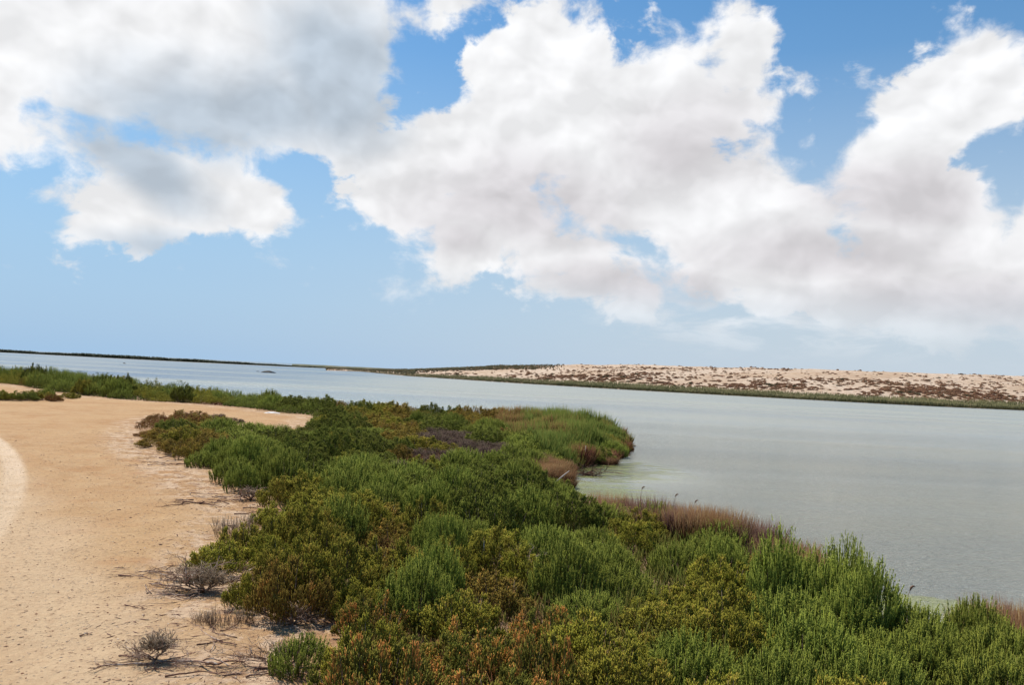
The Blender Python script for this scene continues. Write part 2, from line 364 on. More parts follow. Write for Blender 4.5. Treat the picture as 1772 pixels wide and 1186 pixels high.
# wheel-polished pale lane
lane = t.vm('LENGTH', t.vm('SUBTRACT', t.xyz(px_, py_), (TCX, TCY, 0)), out=1)
dc = t.m('SUBTRACT', lane, TR)
lw = t.m('ADD', dc, t.m('MULTIPLY', t.m('SUBTRACT', t.noise(pos, 1.3, 4), 0.5), 0.35))
tr = t.m('MULTIPLY', t.mapr(t.m('ABSOLUTE', dc), 0.26, 0.10), t.mapr(t.noise(pos, 2.2, 4, 0.6), 0.30, 0.5, 0.55, 1.0))
rid = t.m('SINE', t.m('MULTIPLY', dc, 95.0))
c = t.mix(t.m('MULTIPLY', t.mapr(t.m('ABSOLUTE', t.m('ADD', lw, 1.0)), 1.3, 0.2), 0.45), c, (0.58, 0.445, 0.285))
c = t.mix(t.m('MULTIPLY', tr, t.m('ADD', 0.72, t.m('MULTIPLY', t.m('MULTIPLY', rid, t.mapr(fine, 0.35, 0.6)), 0.07))), c, (0.80, 0.68, 0.53))
# second worn lane, lower left
l2 = t.m('ADD', t.m('MULTIPLY', px_, 0.80), t.m('MULTIPLY', py_, 0.60))
l2 = t.m('ADD', l2, t.m('MULTIPLY', t.m('SUBTRACT', t.noise(pos, 0.7, 3), 0.5), 1.4))
c = t.mix(t.m('MULTIPLY', t.mapr(t.m('ABSOLUTE', t.m('SUBTRACT', l2, 1.2)), 1.3, 0.1), 0.7), c, (0.60, 0.465, 0.305))
# salty crust and litter along the bed edge
edge = t.mapr(t.m('ABSOLUTE', t.m('SUBTRACT', bedd, 0.41)), 0.22, 0.06)
crust = t.m('MULTIPLY', edge, t.mapr(t.noise(pos, 2.6, 8, 0.68, 0.3), 0.48, 0.54))
c = t.mix(t.m('MULTIPLY', crust, 0.9), c, (0.62, 0.475, 0.33))
litter = t.m('MULTIPLY', t.mapr(bedd, 0.15, 0.5), t.mapr(t.noise(pos, 9.0, 8, 0.78), 0.46, 0.60))
c = t.mix(t.m('MULTIPLY', litter, 0.75), c, (0.20, 0.10, 0.06))
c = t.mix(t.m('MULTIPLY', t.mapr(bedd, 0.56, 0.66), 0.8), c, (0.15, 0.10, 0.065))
# fine gravel
vo = t.vor(pos, 34, 0, 'F1'); vcol = t.vor(pos, 34, 0, 'F1', out=1); vr = t.sep(vcol)[0]
peb = t.m('MULTIPLY', t.mapr(vo, 0.42, 0.22), t.mapr(vr, 0.72, 0.80))
c = t.mix(t.m('MULTIPLY', peb, 0.75), c, t.ramp(vr, [(0.7, (0.30, 0.13, 0.07)), (0.82, (0.62, 0.50, 0.38)), (0.93, (0.22, 0.12, 0.08))]))
vo2 = t.vor(t.vm('MULTIPLY', pos, (1, 1, 1)), 11, 0, 'F1'); vr2 = t.sep(t.vor(pos, 11, 0, 'F1', out=1))[0]
cl2 = t.m('MULTIPLY', t.mapr(vo2, 0.26, 0.12), t.mapr(vr2, 0.80, 0.86))
c = t.mix(t.m('MULTIPLY', cl2, 0.6), c, (0.24, 0.12, 0.07))
c = t.mix(t.m('MULTIPLY', t.mapr(fine, 0.42, 0.66), 0.30), c, (0.30, 0.16, 0.085))
c = t.mix(t.m('MULTIPLY', t.mapr(grit, 0.42, 0.62), 0.25), c, (0.62, 0.47, 0.33))
c = t.mix(t.mapr(pz_, 0.10, 0.0), c, (0.13, 0.10, 0.06))
c = t.mix(1.0, c, (0.985, 0.92, 0.85), 'MULTIPLY')
t.l.new(c, b.inputs['Base Color'])
h = t.m('ADD', t.m('MULTIPLY', fine, 0.6), t.m('ADD', t.m('MULTIPLY', grit, 0.25), t.m('ADD', t.m('MULTIPLY', peb, 0.35), t.m('MULTIPLY', cl2, 0.5))))
h = t.m('ADD', h, t.m('MULTIPLY', t.m('MULTIPLY', rid, tr), t.m('MULTIPLY', fine, 0.07))); h = t.m('ADD', h, t.m('MULTIPLY', med, 1.2))
bump(t, b, h, 0.045, 1.0)
me = mesh_np('ground', V, np.concatenate([Q.ravel(), fan.ravel()]), np.concatenate([np.full(len(Q), 4), np.full(nA, 3)]), m_sand, att, smooth=True)
tag(link('ground', me), kind='structure')

# --- water
m_water, t, b = new_mat('lagoon_water', 0.12, 0.5)
geo = t.node('ShaderNodeNewGeometry'); pos = geo.outputs['Position']; px_, py_, pz_ = t.sep(pos)
dist = t.vm('LENGTH', pos, out=1)
st = t.noise(t.vm('MULTIPLY', pos, (0.012, 0.075, 1)), 1.0, 5, 0.55, 0.6)
st2 = t.noise(t.vm('MULTIPLY', pos, (0.05, 0.30, 1)), 1.0, 5, 0.6, 0.4)
wcol = t.mix(t.mapr(t.m('ADD', t.m('MULTIPLY', st, 0.7), t.m('MULTIPLY', st2, 0.3)), 0.36, 0.62), (0.275, 0.30, 0.275), (0.345, 0.35, 0.28))
alg = None
for (x, y, rx, ry, k) in [(1010, 850, 2.2, 2.4, 0.95), (1050, 815, 2.4, 3.0, 0.9), (1600, 1052, 1.5, 0.7, 1.0), (1560, 1040, 0.9, 0.5, 0.9), (1700, 1085, 1.0, 0.6, 0.8)]:
    gxx, gyy = G(x, y, 0.0); v = t.m('MULTIPLY', t.ell(pos, gxx, gyy, rx, ry), k); alg = v if alg is None else t.m('MAXIMUM', alg, v)
an = t.noise(t.vm('MULTIPLY', pos, (0.8, 2.2, 1)), 1.6, 7, 0.62, 0.6)
am = t.mapr(t.m('ADD', alg, t.m('MULTIPLY', t.m('SUBTRACT', an, 0.5), 3.4)), 0.05, 0.6)
am = t.m('MULTIPLY', am, t.mapr(alg, -0.2, 0.3))
wcol = t.mix(t.m('MULTIPLY', am, 0.55), wcol, (0.36, 0.39, 0.10))
blue_refl = t.m('MULTIPLY', t.mapr(px_, -12.0, -60.0), t.mapr(py_, 30.0, 70.0))
wcol = t.mix(t.m('MULTIPLY', blue_refl, t.mapr(st, 0.56, 0.44, 0.25, 1.0)), wcol, (0.07, 0.135, 0.205))  # blue sky reflection in the far left water painted into the base colour
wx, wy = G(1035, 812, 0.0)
bank_refl = t.mapr(t.m('ADD', t.ell(pos, wx, wy, 2.6, 3.6, -20), t.m('MULTIPLY', t.m('SUBTRACT', an, 0.5), 2.2)), 0.10, 0.50)
wcol = t.mix(t.m('MULTIPLY', bank_refl, 0.9), wcol, t.mix(t.mapr(an, 0.46, 0.56), (0.055, 0.060, 0.015), (0.20, 0.21, 0.06)))  # spit bank's dark reflection painted into the colour, mixed with green shallows
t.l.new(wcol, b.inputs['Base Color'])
gust = t.noise(t.vm('MULTIPLY', pos, (0.010, 0.10, 1)), 1.0, 6, 0.6, 0.5)
r1 = t.noise(t.vm('MULTIPLY', pos, (1.0, 2.4, 1)), 5.5, 5, 0.6, 0.5); r2 = t.noise(t.vm('MULTIPLY', pos, (1.0, 2.0, 1)), 1.3, 4, 0.55, 0.3)
amp = t.mapr(gust, 0.36, 0.62, 0.75, 1.25)
ix_, iy_ = G(1020, 815, 0.0); shel = t.mapr(t.ell(pos, ix_, iy_, 4.2, 5.0), 0.0, 0.6)
amp = t.m('MULTIPLY', amp, t.m('SUBTRACT', 1.0, t.m('MULTIPLY', shel, 0.80)))
r0 = t.noise(t.vm('MULTIPLY', pos, (1.0, 2.2, 1)), 15.0, 4, 0.65, 0.4)
h = t.m('MULTIPLY', t.m('ADD', t.m('ADD', r1, t.m('MULTIPLY', r0, 0.55)), t.m('MULTIPLY', r2, 1.3)), amp)
bump(t, b, h, 0.08, 1.0)
t.put(b.inputs['Roughness'], t.mapr(dist, 10, 120, 0.10, 0.30)); b.inputs['IOR'].default_value = 1.333
ang = np.linspace(0, 2 * np.pi, 65)[:-1]; VV = [(0, 0, 0)] + [(9000 * math.cos(a), 9000 * math.sin(a), 0) for a in ang]
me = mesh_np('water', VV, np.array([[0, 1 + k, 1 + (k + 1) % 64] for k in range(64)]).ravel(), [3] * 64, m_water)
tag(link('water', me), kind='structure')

# ------------------------------------------------------------------ hill across the water
HSH = [(560, 641.5), (625, 643.5), (700, 651), (800, 657.5), (900, 664), (1000, 670), (1100, 676), (1200, 681.5), (1300, 687), (1400, 692.5), (1500, 698), (1640, 705), (1772, 711), (2000, 722), (2400, 742)]
HTOP = [(560, 638.5), (625, 640.5), (700, 640.5), (800, 637), (900, 633), (1000, 631), (1100, 631.5), (1200, 634), (1300, 637), (1400, 640), (1500, 643), (1640, 648), (1772, 652), (2000, 661), (2400, 676)]
hs = []
for (x, y), (_, yt) in zip(HSH, HTOP):
    gx0, gy0 = G(x, y, 0.0); d = math.hypot(gx0, gy0); k = 1.45
    v = ray(x, yt); zt = CAMZ + v.z / math.hypot(v.x, v.y) * d * k
    hs.append((gx0, gy0, v.x / math.hypot(v.x, v.y) * d * k, v.y / math.hypot(v.x, v.y) * d * k, max(zt, 0.5)))
hs = np.array(hs)
NX = 420; tt = np.linspace(0, len(hs) - 1, NX); ti = np.arange(len(hs))
hx = [np.interp(tt, ti, hs[:, k]) for k in range(5)]
def smooth1(a, n=15):
    k = np.ones(n) / n; return np.convolve(np.pad(a, n // 2, mode='edge'), k, mode='valid')
hx = [smooth1(a) for a in hx]
NYH = 90; ss = np.concatenate([[-0.06], np.linspace(0, 1.25, NYH - 6), [1.5, 2.0, 3.0, 4.5, 7.0]])
S, Tq = np.meshgrid(ss, np.arange(NX), indexing='ij')
X0, Y0, X1, Y1, ZT = [a[Tq] for a in hx]
X = X0 + (X1 - X0) * S; Y = Y0 + (Y1 - Y0) * S
prof = np.where(S < 0, S * 8, 0.9 * sstep(0, 0.10, S) + 0 * S)
main = (ZT - 0.9) * (np.clip((S - 0.08) / 0.92, 0, 1) ** 0.72)
Z = np.where(S < 0, S * 8, 0.9 * sstep(0, 0.10, S) + main)
amp = sstep(0.06, 0.3, S) * np.clip((ZT) / 6, 0.2, 1)
Z = Z + amp * ((fbm(X * 0.06, Y * 0.06, 4, 31) - 0.5) * 1.0 + (fbm(X * 0.5, Y * 0.5, 3, 33) - 0.5) * 0.45)
Z = np.where(S > 1.05, Z - (S - 1.05) * 0.5, Z)
m_hill, t, b = new_mat('pale_hill_sand', 0.9, 0.1)
pos = t.node('ShaderNodeNewGeometry').outputs['Position']
n1_ = t.noise(pos, 0.05, 6, 0.65); n2_ = t.noise(t.vm('MULTIPLY', pos, (1, 0.5, 1)), 0.55, 7, 0.7); n3_ = t.noise(pos, 2.5, 4, 0.6)
c = t.mix(t.mapr(n1_, 0.38, 0.62), (0.50, 0.355, 0.235), (0.60, 0.46, 0.335))
c = t.mix(t.m('MULTIPLY', t.mapr(n2_, 0.50, 0.62), 0.6), c, (0.36, 0.21, 0.13))
c = t.mix(t.m('MULTIPLY', t.mapr(n3_, 0.55, 0.68), 0.5), c, (0.60, 0.47, 0.33))
t.l.new(c, b.inputs['Base Color']); bump(t, b, t.m('ADD', n2_, t.m('MULTIPLY', n3_, 0.3)), 0.9)
ny = len(ss); i, j = np.meshgrid(np.arange(ny - 1), np.arange(NX - 1), indexing='ij')
Q = np.stack([i * NX + j, i * NX + j + 1, (i + 1) * NX + j + 1, (i + 1) * NX + j], -1).reshape(-1, 4)
me = mesh_np('hill', np.stack([X, Y, Z], -1).reshape(-1, 3), Q.ravel(), np.full(len(Q), 4), m_hill, smooth=True)
tag(link('hill', me), kind='structure')
def hill_pt(s, u):                                            # s depth 0..1.25, u 0..1 along
    a = u * (NX - 1); i0 = np.clip(a.astype(int), 0, NX - 2); f = a - i0
    si = np.interp(s, ss, np.arange(ny)); s0 = np.clip(si.astype(int), 0, ny - 2); g = si - s0
    out = []
    for M in (X, Y, Z):
        out.append((M[s0, i0] * (1 - f) + M[s0, i0 + 1] * f) * (1 - g) + (M[s0 + 1, i0] * (1 - f) + M[s0 + 1, i0 + 1] * f) * g)
    return np.stack(out, -1)
# which u is at which picture column: u linear in index of HSH
def u_of(x): return np.interp(x, [p[0] for p in HSH], np.arange(len(HSH))) / (len(HSH) - 1)

rng = np.random.default_rng(7)
def mound(n, R, H, rng, bl=0.22, bw=0.03):
    """low shrub for the far hill: a dome of stubby shoots"""
    th = rng.uniform(0, 2 * np.pi, n); ph = np.arccos(rng.uniform(0.05, 1, n)); rad = rng.uniform(0.55, 1, n)
    lump = 0.8 + 0.35 * np.sin(th * 3 + rng.uniform(0, 6))
    Pb = np.stack([R * rad * np.sin(ph) * np.cos(th) * lump, R * rad * np.sin(ph) * np.sin(th) * lump, H * rad * np.cos(ph)], -1)
    D = Pb / np.array([R, R, H]) + np.array([0, 0, 0.5]) + rng.normal(0, 0.3, (n, 3))
    tint = np.stack([rng.uniform(0, 1, n), rng.uniform(0, 1, n), np.ones(n)], -1)
    return blades(Pb, D, rng.uniform(0.7, 1.3, n) * bl, rng.uniform(0.7, 1.3, n) * bw, tint, rng=rng)
m_scrub = foliage_mat('red_brown_scrub', (0.13, 0.065, 0.04), (0.20, 0.095, 0.055), (0.27, 0.14, 0.08), (0.13, 0.12, 0.05), 0.2)
m_scrubd = foliage_mat('dark_scrub', (0.045, 0.035, 0.025), (0.06, 0.055, 0.03), (0.085, 0.08, 0.04), (0.12, 0.07, 0.04), 0.2)  # scattered dark bushes; also stands in for cloud shade at the left end
scr = []
for k in range(6):
    Vb, I, Sz, T = mound(240, 0.9, 0.5, rng, 0.22, 0.045)
    scr.append(mesh_np('scrub_mound', Vb, I, Sz, m_scrub if k < 4 else m_scrubd, T))
NH = 13000
xs = rng.uniform(640, 1800, NH); ssv = rng.uniform(0.10, 1.06, NH) ** 1.0
hp = hill_pt(ssv, u_of(xs))
patch = fbm(hp[:, 0] * 0.06, hp[:, 1] * 0.06, 4, 71) 
pl = (xs < 860) * (1 - sstep(720, 900, xs)) * 0.5
keep = rng.uniform(0, 1, NH) < np.clip((patch - 0.47) * 3.2 + 0.20 + pl + 0.35 * np.exp(-((ssv - 0.22) / 0.08) ** 2) * (patch > 0.5), 0.14, 0.95) * np.where(ssv > 0.92, 0.45, 1) * np.clip(0.35 + 0.6 * (np.hypot(hp[:, 0], hp[:, 1]) < 240), 0.4, 1)
hp = hp[keep]; xs = xs[keep]; ssv = ssv[keep]
sz = 0.26 + 0.58 * rng.uniform(0, 1, len(hp)) ** 2.6 + 0.30 * np.exp(-((ssv - 0.22) / 0.09) ** 2)
app = sz / np.hypot(hp[:, 0], hp[:, 1]); app = np.where(xs > 1772, 0, app)
order = np.argsort(-app)
darkp = np.clip((860 - xs) / 160, 0, 1)  # more dark scrub towards the left, in place of a cloud's shadow
for q, k in enumerate(order[:290]):
    dark = rng.uniform() < max(0.10, darkp[k])
    o = link('scrub_bush', scr[rng.integers(4, 6) if dark else rng.integers(0, 4)])
    o.location = hp[k] - np.array([0, 0, 0.06]); o.rotation_euler = (0, 0, rng.uniform(0, 6.28)); o.scale = (sz[k] * rng.uniform(0.9, 1.4), sz[k], sz[k] * rng.uniform(0.7, 1.0))
    where = 'foot of the sandy hill' if ssv[k] < 0.35 else ('middle of the sandy slope' if ssv[k] < 0.7 else 'crest of the sandy hill')
    side = ['far left end', 'left stretch', 'left of the middle', 'middle stretch', 'right of the middle', 'right stretch', 'far right end'][int(np.clip((xs[k] - 760) / 150, 0, 6))]
    col = 'dark' if dark else 'reddish brown'
    tag(o, f'{col} scrub bush on the {where}, {side}', 'shrub', f'{col} scrub bushes, {where}, {side}')
VB = []; IB = []; SB = []; TB = []; off = 0
for dark in (False, True):
    VB = []; IB = []; SB = []; TB = []; off = 0
    sel = [k for k in order[290:] if (rng.uniform() < max(0.08, darkp[k])) == dark]
    for k in sel:
        Vb, I, Sz, T = mound(40, 0.9 * sz[k] * rng.uniform(0.8, 1.3), 0.45 * sz[k], rng, 0.24 * sz[k] + 0.04, 0.09)
        VB.append(Vb + hp[k] - np.array([0, 0, 0.05])); IB.append(I + off); SB.append(Sz); TB.append(T); off += len(Vb)
    if sel:
        me = mesh_np('hill_scrub', np.concatenate(VB), np.concatenate(IB), np.concatenate(SB), m_scrubd if dark else m_scrub, np.concatenate(TB))
        tag(link('hill_scrub', me), 'tiny %s scrub dotting the sandy hill across the water' % ('dark' if dark else 'reddish brown'), 'scrub', kind='stuff')
# reed belt at the hill's foot
n = 26000
xs = rng.uniform(600, 1950, n); s_ = rng.uniform(-0.005, 0.085, n); rp = hill_pt(s_, u_of(xs)); rp[:, 2] = np.maximum(rp[:, 2] - 0.1, -0.1)
hgt = (0.5 + 0.9 * sstep(640, 900, xs)) * (0.7 + 0.6 * fbm(rp[:, 0] * 0.15, rp[:, 1] * 0.15, 3, 5)) * rng.uniform(0.6, 1.05, n) * 0.85
D = np.stack([rng.normal(0, 0.10, n), rng.normal(0, 0.10, n), np.ones(n)], -1)
m_reed = foliage_mat('reed_belt', (0.12, 0.10, 0.05), (0.13, 0.125, 0.055), (0.175, 0.17, 0.075), (0.26, 0.20, 0.11), 0.25)
tint = np.stack([rng.uniform(0, 1, n), fbm(rp[:, 0] * 0.2, rp[:, 1] * 0.2, 3, 8), np.ones(n)], -1)
Vb, I, Sz, T = blades(rp, D, hgt, rng.uniform(0.03, 0.07, n), tint, 0.12, rng)
tag(link('reed_belt', mesh_np('reed_belt', Vb, I, Sz, m_reed, T)), 'continuous green reeds lining the waterline below the sandy hill', 'reeds', kind='stuff')

# ------------------------------------------------------------------ far shore
def strip_mesh(name, pts_in, depth, zt, mat, seed, bumpy=0.4):
    P0 = np.array(pts_in); k = 260; tq = np.linspace(0, len(P0) - 1, k)
    ax = np.interp(tq, np.arange(len(P0)), P0[:, 0]); ay = np.interp(tq, np.arange(len(P0)), P0[:, 1])
    rad = np.hypot(ax, ay); fr = np.array([0, 0.06, 0.25, 0.5, 0.75, 1.0]); hz = np.array([-0.4, 0.15, 0.8, 1.0, 0.9, -0.3])
    VV = []
    for f_, h_ in zip(fr, hz):
        q = 1 + depth * f_ / rad; nn = fbm(ax * 0.03 + f_ * 5, ay * 0.03, 4, seed)
        VV.append(np.stack([ax * q, ay * q, h_ * zt * (1 - bumpy + 2 * bumpy * nn) if h_ > 0 else np.full(k, h_)], -1))
    VV = np.concatenate(VV); i, j = np.meshgrid(np.arange(len(fr) - 1), np.arange(k - 1), indexing='ij')
    Q = np.stack([i * k + j, i * k + j + 1, (i + 1) * k + j + 1, (i + 1) * k + j], -1).reshape(-1, 4)
    return mesh_np(name, VV, Q.ravel(), np.full(len(Q), 4), mat, smooth=True)
far_line = [G(x, y, 0.0) for x, y in [(-500, 586), (-250, 598), (-100, 605.2), (0, 610.3), (150, 618), (300, 625.8), (420, 631.5), (520, 636), (600, 639.3), (640, 641)]]
m_bank, t, b = new_mat('far_bank_sand', 0.9, 0.1); b.inputs['Base Color'].default_value = (0.22, 0.19, 0.13, 1)
tag(link('far_bank', strip_mesh('far_bank', far_line, 60, 0.5, m_bank, 4)), kind='structure')
m_dune, t, b = new_mat('dune_sand', 0.9, 0.1)
nn = t.noise(t.node('ShaderNodeNewGeometry').outputs['Position'], 0.08, 5, 0.7)
t.l.new(t.ramp(nn, [(0.36, (0.34, 0.29, 0.21)), (0.46, (0.11, 0.11, 0.065))]), b.inputs['Base Color'])
dl = [G(x, y, 0.0) for x, y in [(505, 634.6), (540, 636.3), (580, 638.2), (620, 640), (660, 642), (720, 645)]]
tag(link('dunes', strip_mesh('dunes', dl, 90, 2.1, m_dune, 14, 0.7)), kind='structure')
n = 14000
m_far = foliage_mat('far_bush_band', (0.02, 0.022, 0.015), (0.025, 0.03, 0.018), (0.035, 0.042, 0.022))
fl = np.array(far_line); tq = rng.uniform(0, 8.8, n); ax = np.interp(tq, np.arange(len(fl)), fl[:, 0]); ay = np.interp(tq, np.arange(len(fl)), fl[:, 1])
rad = np.hypot(ax, ay); f_ = 1 + rng.uniform(6, 26, n) / rad
px2 = ax * f_; py2 = ay * f_
hh = (0.8 + 2.0 * fbm(px2 * 0.035, py2 * 0.035, 4, 21)) * rng.uniform(0.45, 1.0, n) * np.interp(tq, [0, 3, 6, 7.0, 8.8], [2.1, 1.8, 1.15, 0.6, 0.5])
D = np.stack([rng.normal(0, 0.35, n), rng.normal(0, 0.3, n), np.ones(n)], -1)
Vb, I, Sz, T = blades(np.stack([px2, py2, np.zeros(n) + 0.1], -1), D, hh, rng.uniform(0.3, 0.7, n), np.stack([rng.uniform(0, 1, n)] * 3, -1), 0.1, rng)
tag(link('far_bushes', mesh_np('far_bushes', Vb, I, Sz, m_far, T)), 'dark line of low bushes on the far shore of the lagoon', 'bushes', kind='stuff')
# added dark vegetation standing in for cloud shade on the hill's left end
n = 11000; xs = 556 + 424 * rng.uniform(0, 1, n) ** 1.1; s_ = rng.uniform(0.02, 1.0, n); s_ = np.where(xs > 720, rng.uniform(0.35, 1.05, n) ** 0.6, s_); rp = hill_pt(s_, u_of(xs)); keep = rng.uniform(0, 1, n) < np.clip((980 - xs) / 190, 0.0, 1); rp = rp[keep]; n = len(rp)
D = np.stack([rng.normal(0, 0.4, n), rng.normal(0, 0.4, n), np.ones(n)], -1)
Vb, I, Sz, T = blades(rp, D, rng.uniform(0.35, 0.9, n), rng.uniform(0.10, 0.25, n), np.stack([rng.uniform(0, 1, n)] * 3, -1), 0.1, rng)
tag(link('cloud_shade_thicket', mesh_np('cloud_shade_thicket', Vb, I, Sz, m_scrubd, T)), 'dark thicket put in for a cloud shadow over the left end of the hill', 'bushes', kind='stuff')
# rocks in the lagoon
m_rock, t, b = new_mat('dark_rock', 0.8); nn = t.noise(t.node('ShaderNodeTexCoord').outputs['Object'], 3, 5)
t.l.new(t.ramp(nn, [(0.3, (0.03, 0.028, 0.025)), (0.7, (0.08, 0.07, 0.055))]), b.inputs['Base Color'])
def rock(x, y, L, Wd, H, mat, label, cat, name, z=0.0, seed=1):
    u = np.linspace(0, 2 * np.pi, 25)[:-1]; v = np.linspace(0, np.pi / 2, 9); VV = []; r2 = np.random.default_rng(seed)
    for a in v:
        for q in u:
            k = 1 + 0.22 * math.sin(q * 2 + seed) + 0.14 * math.sin(q * 5 + seed * 2 + a * 3)
            VV.append((L * k * math.cos(a) * math.cos(q), Wd * k * math.cos(a) * math.sin(q), H * (math.sin(a) * (1 + 0.2 * math.sin(q * 3 + a * 4)) - 0.25)))
    idx = []
    for i in range(8):
        for j in range(24): idx += [i * 24 + j, i * 24 + (j + 1) % 24, (i + 1) * 24 + (j + 1) % 24, (i + 1) * 24 + j]
    me = mesh_np(name, VV, idx, [4] * (8 * 24), mat, smooth=True); o = link(name, me); g = G(x, y, z); o.location = (g[0], g[1], z)
    tag(o, label, cat); return o
rock(465, 645.5, 1.55, 1.0, 0.55, m_rock, 'small dark rocky islet alone in the lagoon', 'rock', 'rocky_islet')
rock(446, 643.5, 0.5, 0.4, 0.16, m_rock, 'tiny low rock just left of the dark islet', 'rock', 'rock', seed=3)
rock(215, 629.5, 0.5, 0.3, 0.3, m_rock, 'tiny dark rock poking from the water near the far left shore', 'rock', 'rock', seed=5)
m_pale, t, b = new_mat('pale_stone', 0.8); b.inputs['Base Color'].default_value = (0.75, 0.72, 0.66, 1)
def gz(x, y): return float(land_z(np.array([x]), np.array([y]))[0])
def stone(x, y, L, Wd, H, mat, label, seed):
    g = G(x, y, 0.3); o = rock(x, y, L, Wd, H, mat, label, 'stone', 'stone', 0.3, seed); o.location = (g[0], g[1], gz(*g))
stone(472, 716, 0.30, 0.16, 0.06, m_pale, 'flat white stone on the strip of sand between the bushes', 2)

# ------------------------------------------------------------------ shrubs of the salt marsh
def shrub_parts(style, R, H, rng, npl, nsh, kind):
    """returns foliage arrays and plume axes"""
    th = rng.uniform(0, 2 * np.pi, npl); cph = rng.uniform(0.02, 1, npl); ph = np.arccos(cph)
    jit = rng.uniform(0.78, 1.10, npl)
    tip = np.stack([R * np.sin(ph) * np.cos(th) * jit, R * np.sin(ph) * np.sin(th) * jit, H * (0.30 + 0.70 * np.cos(ph) ** 0.8) * rng.uniform(0.75, 1.12, npl)], -1)
    root = np.stack([tip[:, 0] * 0.30, tip[:, 1] * 0.30, np.zeros(npl)], -1)
    pv = rng.uniform(0, 1, npl)
    idx = np.repeat(np.arange(npl), nsh); n = len(idx)
    t_ = 1 - rng.uniform(0, 1, n) ** 1.5 * 0.62
    if style == 'upright': pr, ln, jt, up, r0 = 0.105, 0.13, 0.17, 1.3, 0.0048
    elif style == 'bushy': pr, ln, jt, up, r0 = 0.082, 0.062, 0.40, 0.95, 0.0048
    elif style == 'twiggy': pr, ln, jt, up, r0 = 0.10, 0.12, 0.55, 0.4, 0.0030
    elif style == 'spike':
        # slender upright stems, each feathered with short succulent side shoots
        lean = np.stack([np.cos(th), np.sin(th), np.zeros(npl)], -1) * (0.20 * np.sin(ph))[:, None] + rng.normal(0, 0.07, (npl, 3)) + np.array([0, 0, 1.0])
        lean /= np.linalg.norm(lean, axis=1, keepdims=True)
        SL = rng.uniform(0.16, 0.36, npl) * (H / 0.6)
        t_ = rng.uniform(0, 1, n); p0 = tip - lean * SL[:, None] * 0.75; p0[:, 2] = np.maximum(p0[:, 2], 0.02)
        cb = rng.normal(0, 0.05, (npl, 3)); cb[:, 2] = 0
        Pb = p0[idx] + lean[idx] * (SL[idx] * t_)[:, None] + cb[idx] * (t_ ** 2 * SL[idx])[:, None] * 2
        a = rng.uniform(0, 2 * np.pi, n)
        D = lean[idx] + np.stack([np.cos(a), np.sin(a), np.zeros(n)], -1) * (0.75 - 0.35 * t_)[:, None] + rng.normal(0, 0.12, (n, 3))
        L = (0.042 - 0.022 * t_) * rng.uniform(0.7, 1.4, n); r = rng.uniform(0.0030, 0.0052, n)
        tint = np.stack([rng.uniform(0, 1, n), pv[idx], np.ones(n)], -1)
        extra = blades(p0, lean, SL * 1.06, np.full(npl, 0.005), np.stack([rng.uniform(0, 1, npl), pv, np.ones(npl)], -1), 0.05, rng)
        Bv = blades(Pb, D, L, r, tint, 0.14, rng)
        T = Bv[3].copy(); T[:, 0] = np.clip(0.35 * T[:, 0] + 0.65 * np.repeat(t_, 7), 0, 1)
        V2 = np.concatenate([Bv[0], extra[0]]); I2 = np.concatenate([Bv[1], extra[1] + len(Bv[0])]); S2 = np.concatenate([Bv[2], extra[2]]); T2 = np.concatenate([T, extra[3]])
        sel = rng.choice(npl, 26); return (V2, I2, S2, T2), root[sel], tip[sel] * 0.8
    else: pr, ln, jt, up, r0 = 0.08, 0.05, 0.6, 0.6, 0.006
    a = rng.uniform(0, 2 * np.pi, n); rr_ = np.sqrt(rng.uniform(0, 1, n)) * pr * (1.25 - 0.8 * t_)
    rr_ = rr_ * (0.6 + 0.9 * rng.uniform(0, 1, npl))[idx]
    axis = tip - root
    curve = np.stack([np.zeros(n), np.zeros(n), 0.0 * t_], -1)
    Pb = root[idx] + axis[idx] * (t_ ** 1.0)[:, None] + np.stack([rr_ * np.cos(a), rr_ * np.sin(a), rr_ * rng.normal(0, 0.5, n)], -1) + curve
    # bulge plumes outwards at mid height
    Pb[:, :2] *= (1 + 0.35 * np.sin(np.pi * np.clip(t_, 0, 1)))[:, None]
    an = axis / np.linalg.norm(axis, axis=1, keepdims=True)
    D = an[idx] * 0.6 + np.array([0, 0, up]) + np.stack([np.cos(a), np.sin(a), np.zeros(n)], -1) * jt * 0.9 + rng.normal(0, jt * 0.5, (n, 3))
    L = ln * rng.uniform(0.55, 1.35, n); r = r0 * rng.uniform(0.75, 1.3, n)
    Pb[:, 2] = np.maximum(Pb[:, 2] - L * 0.5, 0.015)
    tint = np.stack([rng.uniform(0, 1, n), pv[idx], np.ones(n)], -1)
    # side twiglets on every shoot
    reps = 2
    P2 = []; D2 = []; L2 = []; r2 = []; T2 = []
    Dn = D / np.linalg.norm(D, axis=1, keepdims=True)
    for k in range(reps):
        f = rng.uniform(0.25, 0.85, n); P2.append(Pb + Dn * (L * f)[:, None]); D2.append(Dn * 0.8 + rng.normal(0, 0.45, (n, 3)) + np.array([0, 0, 0.35]))
        L2.append(L * rng.uniform(0.22, 0.42, n)); r2.append(r * 0.85); T2.append(tint)
    Pb = np.concatenate([Pb] + P2); D = np.concatenate([D] + D2); L = np.concatenate([L] + L2); r = np.concatenate([r] + r2); tint = np.concatenate([tint] + T2)
    return blades(Pb, D, L, r, tint, 0.14, rng), root, tip
